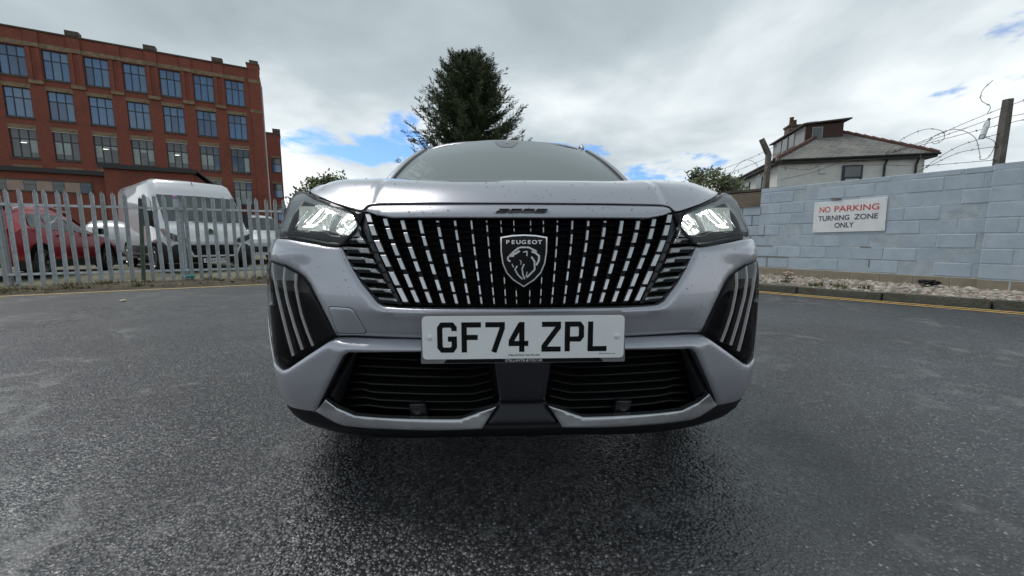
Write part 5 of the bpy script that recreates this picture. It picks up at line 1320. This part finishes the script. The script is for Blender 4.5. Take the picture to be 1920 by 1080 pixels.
# ---- headlights
LENS_P = [(.690, .936), (.660, .925), (.625, .909), (.547, .883), (.505, .868), (.475, .856), (.4485, .820), (.467, .797), (.493, .771), (.505, .7655), (.544, .7685), (.599, .7775), (.664, .787), (.74, .793), (.772, .80), (.768, .85), (.745, .90), (.72, .93)]
REFL = mat('lamp_reflector', (.80, .83, .84), (.6, .63, .64), rough=.10, rough2=.25, metal=1, scale=60, emit=(.85, .95, .9), es=.18); HOUS = mat('lamp_housing', (.42, .45, .46), (.30, .33, .34), rough=.25, metal=.3, scale=10)  # REFL's faint emission stands in for LED light bouncing in the bowl
GLOW = mat('reflection_glow', (.9, .95, .9), emit=(1., 1., .88), es=3.2); LED = mat('led', (1, 1, 1), emit=(1, 1, .93), es=14)  # GLOW imitates reflected LED light by emission; LED is the source itself
for sgn in (-1, 1):
    hl = panel('headlight', LENS_P, HOUS, car, off=.085, thick=0, bw=0, step=.015, mir=sgn)
    # deep side walls of the lamp bowl
    den = round_poly(LENS_P, .01); n_ = len(den)
    mb = MB(); mb.grid([[(sgn * x, float(FY(x, z)) + .004, z) for x, z in den + den[:1]], [(sgn * (x * .97 + .018), float(FY(x, z)) + .085, z * .94 + .05) for x, z in den + den[:1]]]); mb.build('lamp_bowl', mat('lamp_bowl_white', (.62, .65, .66), (.5, .53, .54), rough=.3, scale=12), hl, True)
    mb = MB()
    for q in stroke(den, .0055, True): mb.add([(sgn * x, float(FY(x, z)) + .0015, z) for x, z in q], [(0, 1, 2, 3)])
    mb.build('lamp_bezel', GLOSSBLACK, hl)
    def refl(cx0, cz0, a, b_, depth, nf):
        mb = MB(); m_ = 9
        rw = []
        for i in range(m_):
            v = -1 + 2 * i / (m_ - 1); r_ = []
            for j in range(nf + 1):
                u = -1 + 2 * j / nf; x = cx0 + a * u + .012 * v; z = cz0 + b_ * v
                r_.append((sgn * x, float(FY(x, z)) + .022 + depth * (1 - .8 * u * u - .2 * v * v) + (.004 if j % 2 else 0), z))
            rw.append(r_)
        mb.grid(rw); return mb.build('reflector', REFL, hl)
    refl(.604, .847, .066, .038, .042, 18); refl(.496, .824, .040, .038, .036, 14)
    # clear connecting panel and stepped chrome trim
    panel('lamp_fascia', [(.525, .872), (.552, .880), (.552, .800), (.516, .795)], HOUS, hl, off=.026, thick=.02, bev=.002, bw=.003, step=.01, mir=sgn)
    panel('lamp_floor', [(.50, .772), (.482, .793), (.512, .798), (.545, .806), (.60, .810), (.635, .803), (.68, .806), (.70, .795), (.664, .792), (.60, .783), (.545, .774)], PIANO, hl, off=.018, thick=.02, bev=.002, bw=.003, step=.01, mir=sgn)
    mb = MB()
    for q in stroke([(.505, .790), (.536, .793), (.556, .804), (.604, .809), (.612, .804), (.640, .806), (.66, .812)], .0032): mb.add([(sgn * x, float(FY(x, z)) + .014, z) for x, z in q], [(0, 1, 2, 3)])
    mb.build('lamp_trim', CHROME, hl)
    def lamp_arc(pts_, w_, m_, o_=.016, nm='guide_or_glint'):
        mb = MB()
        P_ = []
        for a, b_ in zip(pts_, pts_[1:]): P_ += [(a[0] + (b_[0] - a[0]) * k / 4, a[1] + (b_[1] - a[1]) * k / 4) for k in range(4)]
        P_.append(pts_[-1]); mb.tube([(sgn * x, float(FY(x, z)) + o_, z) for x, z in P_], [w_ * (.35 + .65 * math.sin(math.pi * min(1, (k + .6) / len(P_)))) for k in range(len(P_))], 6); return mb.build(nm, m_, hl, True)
    lamp_arc([(.579, .876), (.592, .856), (.606, .838), (.622, .823)], .0034, GLOW); lamp_arc([(.563, .856), (.572, .840), (.590, .828)], .0022, GLOW); lamp_arc([(.586, .826), (.606, .820), (.634, .819)], .0034, GLOW)  # emissive tubes painted in for LED reflections in the bowls
    lamp_arc([(.494, .853), (.499, .840), (.509, .826)], .0032, GLOW); lamp_arc([(.466, .832), (.476, .821), (.486, .812)], .0026, GLOW); lamp_arc([(.486, .812), (.495, .822), (.503, .830)], .0022, GLOW); lamp_arc([(.470, .812), (.484, .802), (.490, .796)], .0020, GLOW)
    lamp_arc([(.498, .811), (.506, .806), (.518, .806)], .0042, GLOW)
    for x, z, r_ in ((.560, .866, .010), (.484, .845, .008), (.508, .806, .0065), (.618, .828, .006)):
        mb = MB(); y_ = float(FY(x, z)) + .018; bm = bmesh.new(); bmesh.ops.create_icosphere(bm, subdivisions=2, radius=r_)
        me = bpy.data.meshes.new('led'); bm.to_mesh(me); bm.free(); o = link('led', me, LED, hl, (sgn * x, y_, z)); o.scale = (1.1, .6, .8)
    for P4, w4 in (([(.586, .874), (.601, .852), (.618, .832)], .0016), ([(.556, .858), (.564, .842), (.578, .829), (.598, .822)], .0014), ([(.570, .862), (.580, .846), (.596, .832)], .0013), ([(.604, .868), (.622, .846), (.640, .824)], .0016), ([(.480, .836), (.490, .826), (.498, .818)], .0014), ([(.500, .848), (.514, .834), (.520, .818)], .0014), ([(.462, .822), (.474, .808), (.492, .792)], .0016), ([(.630, .872), (.648, .846), (.662, .815)], .0018), ([(.556, .886), (.60, .896), (.64, .908)], .0016)):
        lamp_arc(P4, w4, CHROME, .013, 'chrome_rib')
    panel('lens_sheen', [(.684, .929), (.625, .904), (.547, .878), (.505, .863), (.482, .853), (.515, .8545), (.555, .866), (.625, .888), (.664, .900), (.690, .85), (.694, .806), (.752, .805), (.750, .85), (.735, .895), (.715, .922)], mat('lens_sheen', (.50, .54, .56), (.42, .46, .48), rough=.2, scale=20), hl, off=.008, thick=.01, bev=.002, bw=.003, step=.01, mir=sgn)  # pale panel added to imitate sky reflection on the lens rim
    # fine beads on the fascia
    mb = MB()
    for x in (.532, .541):
        for k in range(5): mb.box((sgn * x - .0012, float(FY(x, .84)) + .022, .815 + .011 * k), (sgn * x + .0012, float(FY(x, .84)) + .026, .818 + .011 * k))
    tag(mb.build('fascia_beads', CHROME, hl), kind='stuff')
    panel('lens', LENS_P, LENS, hl, off=-.004, thick=0, bev=.012, bw=.022, step=.012, mir=sgn)
    # gloss black filler between bonnet, lamp and grille header
    panel('lamp_filler', [(.672, .938), (.610, .9085), (.551, .8865), (.488, .8675), (.4475, .8590), (.443, .856), (.4495, .8215), (.477, .8575), (.507, .8695), (.549, .885), (.62, .909)], GLOSSBLACK, car, off=.006, thick=.03, bev=.003, bw=.003, step=.012, mir=sgn)
    panel('wing_nose', [(.772, .790), (.776, .85), (.752, .902), (.728, .930), (.755, .930), (.795, .895), (.845, .84), (.852, .782)], PAINT, car, off=.03, thick=.02, bev=.003, bw=.006, step=.012, mir=sgn)
    # ---- claw lamps
    CL = [(.846, .726), (.80, .7225), (.736, .719), (.677, .7085), (.632, .690), (.608, .675), (.591, .656), (.559, .600), (.536, .551), (.5225, .5135), (.597, .4635), (.681, .4085), (.704, .401), (.762, .424), (.818, .495), (.845, .57), (.852, .66)]
    cl = panel('running_light', CL, GLOSSBLACK, car, off=.022, thick=.02, bev=0, bw=0, step=.015, mir=sgn)
    mb = MB()
    for q in stroke(CL, .009, True): mb.add([(sgn * x, float(FY(x, z)) + .006, z) for x, z in q], [(0, 1, 2, 3)])
    mb.build('lamp_bezel', GLOSSBLACK, cl)
    GUIDE = mat('light_guide_clear', (.55, .58, .60), (.35, .38, .40), rough=.10, spec=.8, emit=(.9, .95, 1.), es=.07, scale=30)
    for P4, w_ in (([(.742, .714), (.722, .655), (.707, .600), (.688, .52), (.669, .443)], .0018), ([(.682, .704), (.686, .660), (.676, .608), (.656, .535), (.634, .466)], .0017), ([(.641, .688), (.644, .650), (.629, .570), (.613, .52), (.597, .480)], .0013)):
        pp = []
        for a, b_ in zip(P4, P4[1:]): pp += [(a[0] + (b_[0] - a[0]) * k / 5, a[1] + (b_[1] - a[1]) * k / 5) for k in range(5)]
        pp.append(P4[-1])
        rws = [[(sgn * (x + dx * w_), float(FY(x, z)) + o_, z) for x, z in pp] for dx, o_ in ((-1, .021), (-.7, .011), (.7, .011), (1, .021))]
        MB().grid(rws).build('guide_or_glint', GUIDE, cl)
        # dim facet beside each guide
        rws = [[(sgn * (x + dx), float(FY(x, z)) + .0205, z) for x, z in pp[:14]] for dx in (-.021, -.007)]
        MB().grid(rws).build('guide_facet', mat('smoked_facet', (.035, .038, .042), (.012, .013, .015), rough=.15, spec=.7, scale=14), cl)
    panel('upper_cover', [(.795, .718), (.740, .714), (.682, .704), (.645, .690), (.648, .665), (.70, .664), (.78, .662)], mat('frosted_cover', (.30, .33, .34), (.22, .25, .26), rough=.18, spec=.7, scale=18), cl, off=.017, thick=.002, bev=.001, bw=.003, step=.012, mir=sgn)
    panel('lens', CL, LENS2, cl, off=.003, thick=0, bev=.003, bw=.006, step=.014, mir=sgn)

# ---- number plate
pl_ = MB().prism(round_poly([(-.266, .463), (-.262, .594), (.262, .594), (.266, .463)], .004), -.026, .01).build('number_plate', mat('plate_holder', (.20, .20, .215), (.16, .16, .17), rough=.3, scale=6), car)
mb = MB().prism(round_poly([(-.208, .4645), (-.198, .476), (.198, .476), (.208, .4645)], .001), -.0275, -.0262); mb.build('holder_strip', GLOSSBLACK, pl_)
MB().prism(round_poly([(-.2605, .4755), (-.2605, .5875), (.2605, .5875), (.2605, .4755)], .011), -.030, -.0262).build('plate_face', mat('plate_white', (.86, .87, .875), (.80, .81, .82), rough=.35, scale=5, bump=.04, bscale=300), pl_)
CH = {'G': ([(1, .76), (1, .88), (.84, 1), (.16, 1), (0, .88), (0, .12), (.16, 0), (.84, 0), (1, .12), (1, .44), (.56, .44)], False), 'F': ([(0, -.1), (0, 1), (1.18, 1)], False), 'F2': ([(0, .50), (.95, .50)], False),
      '7': ([(-.18, 1), (1, 1), (1, .86), (.40, -.1)], False), '4': ([(1.20, .24), (0, .24), (0, .34), (.66, 1.02)], False), '42': ([(.74, -.1), (.74, 1.1)], False), 'Z': ([(-.16, 1), (1, 1), (1, .88), (0, .12), (0, 0), (1.18, 0)], False),
      'P': ([(0, -.1), (0, 1), (.84, 1), (1, .88), (1, .52), (.84, .40), (0, .40)], False), 'L': ([(0, 1.1), (0, 0), (1.18, 0)], False)}
INK = mat('plate_ink', (.004, .004, .005), rough=.5, spec=.15); SW = .0135; CW, CHH = .0365, .0655; pz = .5
xs_ = [-.2157, -.1538, -.0928, -.0330, .0518, .1120, .1720]
for ch_, x0 in zip('GF74ZPL', xs_):
    mb = MB()
    for key in [k for k in CH if k[0] == ch_]:
        pts_, cl_ = CH[key]
        for q in stroke([(x0 + p[0] * CW, pz + p[1] * CHH) for p in pts_], SW, cl_): mb.prism(q, -.0308, -.0302)
    mb.build('plate_character', INK, pl_)
text_obj('STELLANTIS & YOU PR2 2DS', 'plate_small_print', .0062, INK, pl_, (0, -.0302, .4845), (R(90), 0, 0), .0002, 1.05, .0001)
text_obj('BESTPLATE BS AU 145e', 'plate_small_print', .0040, INK, pl_, (.217, -.0302, .4865), (R(90), 0, 0), .0002, 1.05)
text_obj('STELLANTIS &YOU UK', 'holder_lettering', .0098, WHITEP, pl_, (.0, -.0277, .4698), (R(90), 0, 0), .0002, 1.0, .00012)
for x in (-.2415, .2415):
    mb = MB().lathe([(-.0300, .0075), (-.0330, .0068), (-.0345, .0035), (-.0347, .0002)], 16, 'z'); mb.v = [(x + a, c_, .533 + b_) for a, b_, c_ in mb.v]; mb.build('screw_cap', mat('cap_white', (.75, .75, .76), rough=.3), pl_, True)

# ---- greenhouse, body sides, wheels
def P3(x, y, z): return (x, y, z)
BW, TW = .690, .555                     # half widths at the screen base and at the header
def scr(u, v):
    """u -1..1 across, v 0 base .. 1 header"""
    w = BW + (TW - BW) * v; y = 1.00 + .74 * v + .12 * u * u * (1 - .35 * v); z = 1.02 + .405 * v + .032 * (1 - u * u) * v - .02 * u * u
    return (u * w, y - .03 * math.sin(math.pi * v), z + .018 * math.sin(math.pi * v))
rows = [[scr(-1 + 2 * i / 24, k / 12) for i in range(25)] for k in range(13)]
MB().grid(rows).build('windscreen', WINDSCREEN, car, True)
BLKP2 = mat('glass_border', (.02, .022, .024), rough=.25)
for sgn in (-1, 1):
    # A pillar and roof rail
    a = [scr(sgn, k / 12) for k in range(13)]
    MB().grid([[(x - sgn * .012, y + .004, z - .001) for x, y, z in a], [(x + sgn * .006, y - .010, z + .006) for x, y, z in a], [(x + sgn * .018, y + .004, z + .004) for x, y, z in a]]).build('screen_seal', BLKP2, car, True)
    rws = [[(x + sgn * dx, y + dy_, z + dz) for x, y, z in a] for dx, dy_, dz in ((.014, .0, .002), (.030, .004, .010), (.055, .03, .008), (.075, .08, -.02), (.08, .14, -.05))]
    MB().grid(rws).build('a_pillar', PAINT, car, True)
    mb = MB(); mb.tube([(sgn * .545, 1.86, 1.430), (sgn * .550, 1.92, 1.458), (sgn * .555, 2.1, 1.464), (sgn * .555, 3.2, 1.45), (sgn * .545, 3.55, 1.40)], [.012, .015, .014, .014, .010], 8); mb.build('roof_rail', SATIN, car, True)
# roof
rows = []
for k in range(15):
    v = k / 14; y = 1.735 + 1.95 * v; rise = .035 * math.sin(math.pi * min(1, v * 1.5)) if v < .66 else .035 * math.sin(math.pi * .99) - .10 * ((v - .66) / .34) ** 2
    rise = .030 * math.sin(math.pi * min(.5, v * 1.6)) - .10 * max(0, (v - .5) / .5) ** 2
    rows.append([((-1 + 2 * i / 20) * (TW + .045), y + .085 * (-1 + 2 * i / 20) ** 2 * (1 - v), 1.440 + rise + .018 * (1 - (-1 + 2 * i / 20) ** 2) - .055 * abs(-1 + 2 * i / 20) ** 6 - .008) for i in range(21)])
front = [(x, y - .012, z - .012) for x, y, z in rows[0]]
MB().grid([front] + rows).build('roof', PAINT, car, True)
MB().grid([[(x * .97, y + .01, z - .045) for x, y, z in r] for r in rows]).build('headlining', HEADLINER, car, True)
# sensor patch on the screen
rows = []
for k in range(6):
    v = .945 - .19 * k / 5; hw = .14 - .08 * (k / 5) ** 1.5; rows.append([(a, b_ - .002, c_ + .0015) for a, b_, c_ in [scr(-.01 + hw * (-1 + 2 * i / 8), v) for i in range(9)]])
MB().grid(rows).build('sensor_patch', mat('frit_grey', (.15, .16, .17), rough=.25), car, True)
q0, q1, q2 = scr(-.035, .86), scr(.025, .86), scr(-.005, .90)
MB().add([(a, b_ - .005, c_ + .0035) for a, b_, c_ in (q0, q1, q2)], [(0, 1, 2)]).build('sensor_window', mat('sensor_pale', (.35, .38, .38), rough=.2), car)
# lower body
BS = []
for y, zt, wt2, zb in ((.40, .925, .70, .30), (.55, .945, .70, .30), (.95, .985, .715, .30), (1.16, 1.02, .75, .22), (2.0, 1.03, .79, .20), (3.2, 1.05, .79, .22), (3.8, 1.04, .76, .30), (4.18, .98, .68, .34), (4.28, .80, .60, .42)):
    wb = .862 if y < .5 else (.882 if y < 3.9 else (.80 if y < 4.25 else .72))
    BS.append((y, zb, zt, wb, wt2, .78, .07))
bs_rows = []
def skin_x(y, z):
    lo, hi = 0., .9
    for _ in range(30):
        m_ = (lo + hi) / 2
        if FY(m_, z) > y: hi = m_
        else: lo = m_
    return lo
def half(st, s):
    y, zb, zt, wb, w2, zbelt, rr = st
    if y < 1.16:
        zz = [zb, zb + .04, .45, .62, .70, zbelt, zbelt + (zt - zbelt) * .4, zbelt + (zt - zbelt) * .75, zt]
        xx = [min(wb * .98, skin_x(y, z)) for z in zz]; xx[0] = min(.76, xx[0]); xx[-1] = min(xx[-1], w2 + .03)
        f = float(sm(.75, 1.16, y)); base = half((1.1601, zb, zt, wb, w2, zbelt, rr), 1)
        return [(s * (a * (1 - f) + b[0] * f), y, z * (1 - f) + b[2] * f) for a, z, b in zip(xx, zz, base)]
    return [(s * .76, y, zb), (s * wb * .98, y, zb + .04), (s * wb, y, .45), (s * (wb + .004), y, .62), (s * (wb + .004), y, .70), (s * wb, y, zbelt), (s * (wb - .03), y, zbelt + (zt - zbelt) * .55), (s * (w2 + .035), y, zt - .015), (s * w2, y, zt)]
ys_ = []
for a, b_ in zip(BS, BS[1:]): ys_ += [a[0] + (b_[0] - a[0]) * k / 4 for k in range(4)]
ys_.append(BS[-1][0])
for s_ in (-1, 1): MB().grid([half(interp(BS, y), s_) for y in ys_]).build('body_side', PAINT, car, True)
last = half(BS[-1], -1) + half(BS[-1], 1)[::-1]; MB().add(last, [tuple(range(len(last)))]).build('tailgate', PAINT, car)
bk = []
for y in ys_:
    if y > 1.1: st = interp(BS, y); bk.append([(-st[4], y, st[2]), (0, y, st[2] + .005), (st[4], y, st[2])])
MB().grid(bk).build('cabin_floor', INTERIOR, car)
MB().box((-.74, .80, .16), (.74, 4.0, .24)).build('underbody', PLASTIC, car); MB().box((-.62, .30, .24), (.62, .55, .80)).build('engine_bay', PLASTIC, car); MB().box((-.70, .56, .24), (.70, 1.05, .86)).build('bulkhead', PLASTIC, car)
for s_ in (-1, 1):
    wheel(car, s_ * .800, .98, .34); wheel(car, s_ * .805, 3.46, .34); arch(car, s_ * .874, .98, .34, ARCH); arch(car, s_ * .884, 3.46, .37, ARCH)
    for y0, y1 in ((1.42, 3.06), (3.88, 4.1)): MB().box((s_ * .884 - .012, y0, .22), (s_ * .884 + .014, y1, .36)).build('sill_cladding', PLASTIC, car)
    # side windows, pillars and quarter
    def sg_(y, f): return (s_ * (.785 + (.60 - .785) * f), y, 1.03 + (1.40 - 1.03) * f)
    for nm, (b0, b1, t0, t1) in (('front_door_glass', (1.25, 2.10, 1.88, 2.14)), ('rear_door_glass', (2.16, 2.98, 2.20, 2.92)), ('quarter_glass', (3.04, 3.50, 2.98, 3.26))):
        MB().grid([[sg_((b0 + (b1 - b0) * i / 6) * (1 - k / 4) + (t0 + (t1 - t0) * i / 6) * k / 4, k / 4) for i in range(7)] for k in range(5)]).build(nm, SIDEGLASS, car, True)
    for (b0, b1, t0, t1) in ((2.10, 2.16, 2.14, 2.20), (2.98, 3.04, 2.92, 2.98), (3.50, 3.95, 3.26, 3.62)):
        MB().grid([[sg_(b0 + (t0 - b0) * k / 4, k / 4) for k in range(5)], [sg_(b1 + (t1 - b1) * k / 4, k / 4) for k in range(5)]]).build('window_pillar', GLOSSBLACK, car)
    # door mirrors
    mm = bpy.data.meshes.new('door_mirror'); bm = bmesh.new(); bmesh.ops.create_uvsphere(bm, u_segments=20, v_segments=12, radius=1)
    for v in bm.verts: v.co = Vector((math.copysign(abs(v.co.x) ** .7, v.co.x) * .115, v.co.y * .075, math.copysign(abs(v.co.z) ** .7, v.co.z) * .075))
    bm.to_mesh(mm); bm.free(); mm.polygons.foreach_set('use_smooth', [True] * len(mm.polygons)); link('door_mirror', mm, PAINT, car, (s_ * .93, 1.45, 1.045))
    # seats
    for y_ in (2.05, 2.95):
        bm = bmesh.new(); bmesh.ops.create_cube(bm, size=1)
        for v in bm.verts: v.co = Vector((v.co.x * .26, v.co.y * .10, v.co.z * .18))
        bmesh.ops.bevel(bm, geom=bm.edges[:], offset=.04, segments=3, affect='EDGES'); me = bpy.data.meshes.new('headrest'); bm.to_mesh(me); bm.free(); link('headrest', me, INTERIOR, car, (s_ * .36, y_, 1.26))
        MB().box((s_ * .36 - .23, y_ - .05, 1.0), (s_ * .36 + .23, y_ + .08, 1.15)).build('seat_back', INTERIOR, car)
MB().grid([[(-.60, 3.70, 1.36), (0, 3.72, 1.40), (.60, 3.70, 1.36)], [(-.66, 4.10, 1.04), (0, 4.14, 1.04), (.66, 4.10, 1.04)]]).build('rear_window', SIDEGLASS, car)

for s_ in (-1, 1):
    ra, rb_, rm = [], [], []
    for t_ in np.linspace(.05, 1, 24):
        q = bonnet_pt(s_ * XE, t_); yy = max(.40, min(1.16, q[1])); h_ = half(interp(BS, yy), s_)[-1]
        ra.append((q[0] - s_ * .004, q[1], q[2] - .006)); rb_.append((h_[0], max(q[1], h_[1]) if q[1] > .4 else h_[1], h_[2])); rm.append(((q[0] + h_[0]) / 2, (q[1] + h_[1]) / 2 if q[1] < .4 else q[1], max(q[2], h_[2]) - .001))
    MB().grid([ra, rm, rb_]).build('front_wing', PAINT, car, True)
us = np.linspace(-1, 1, 25)
MB().grid([[(x, y - .01, z - .012) for x, y, z in [bonnet_pt(u * XE, 1.0) for u in us]], [(x, y + .02, z - .02) for x, y, z in [scr(u, 0) for u in us]]]).build('scuttle', PLASTIC, car, True)
for s_ in (-1, 1):
    a_ = [scr(s_, k / 12) for k in range(13)]
    MB().grid([[(x + s_ * .075, y + .08, z - .02) for x, y, z in a_], [(s_ * (.785 + (.60 - .785) * max(0, min(1, (z - 1.03) / .37))), max(y + .10, 1.25 + .63 * max(0, min(1, (z - 1.03) / .37))), z - .02) for x, y, z in a_]]).build('pillar_flank', PAINT, car, True)

# ---- rain beads on bonnet and bumper
V = []; Fc = []
bm = bmesh.new(); bmesh.ops.create_icosphere(bm, subdivisions=1, radius=1); tv = [tuple(v.co) for v in bm.verts]; tf = [tuple(v.index for v in f.verts) for f in bm.faces]; bm.free()
def bead(x, y, z, r):
    o = len(V); sx1 = random.uniform(.8, 1.5)
    for a, b_, c_ in tv: V.append((x + a * r * sx1, y + b_ * r * .45, z + c_ * r))
    Fc.extend([tuple(i + o for i in f) for f in tf])
for _ in range(170):
    if random.random() < .45:
        x = random.uniform(-.62, .62); t_ = random.uniform(.02, .55) ; q = bonnet_pt(x, t_); bead(q[0], q[1] - .0005, q[2] + .0005, random.uniform(.0008, .0024))
    elif random.random() < .3:
        x = random.uniform(-.4, .4); z = random.uniform(.845, .876); bead(x, float(FY(x, z)) + .001, z, random.uniform(.0010, .0024))
    else:
        x = random.uniform(.36, .66) * random.choice((-1, 1)); z = random.uniform(.53, .76)
        if inside(np.array([[x, z]]), np.array(BUMP))[0]: bead(x, float(FY(x, z) + dy_bump(np.array([x]), np.array([z]))[0]), z, random.uniform(.0009, .0026))
me = bpy.data.meshes.new('rain_beads'); me.from_pydata(V, [], Fc); me.polygons.foreach_set('use_smooth', [True] * len(Fc))
rb = link('rain_beads', me, glass_mat('water', (.45, .45, .48), .28, .02, .9), car); tag(rb, kind='stuff')
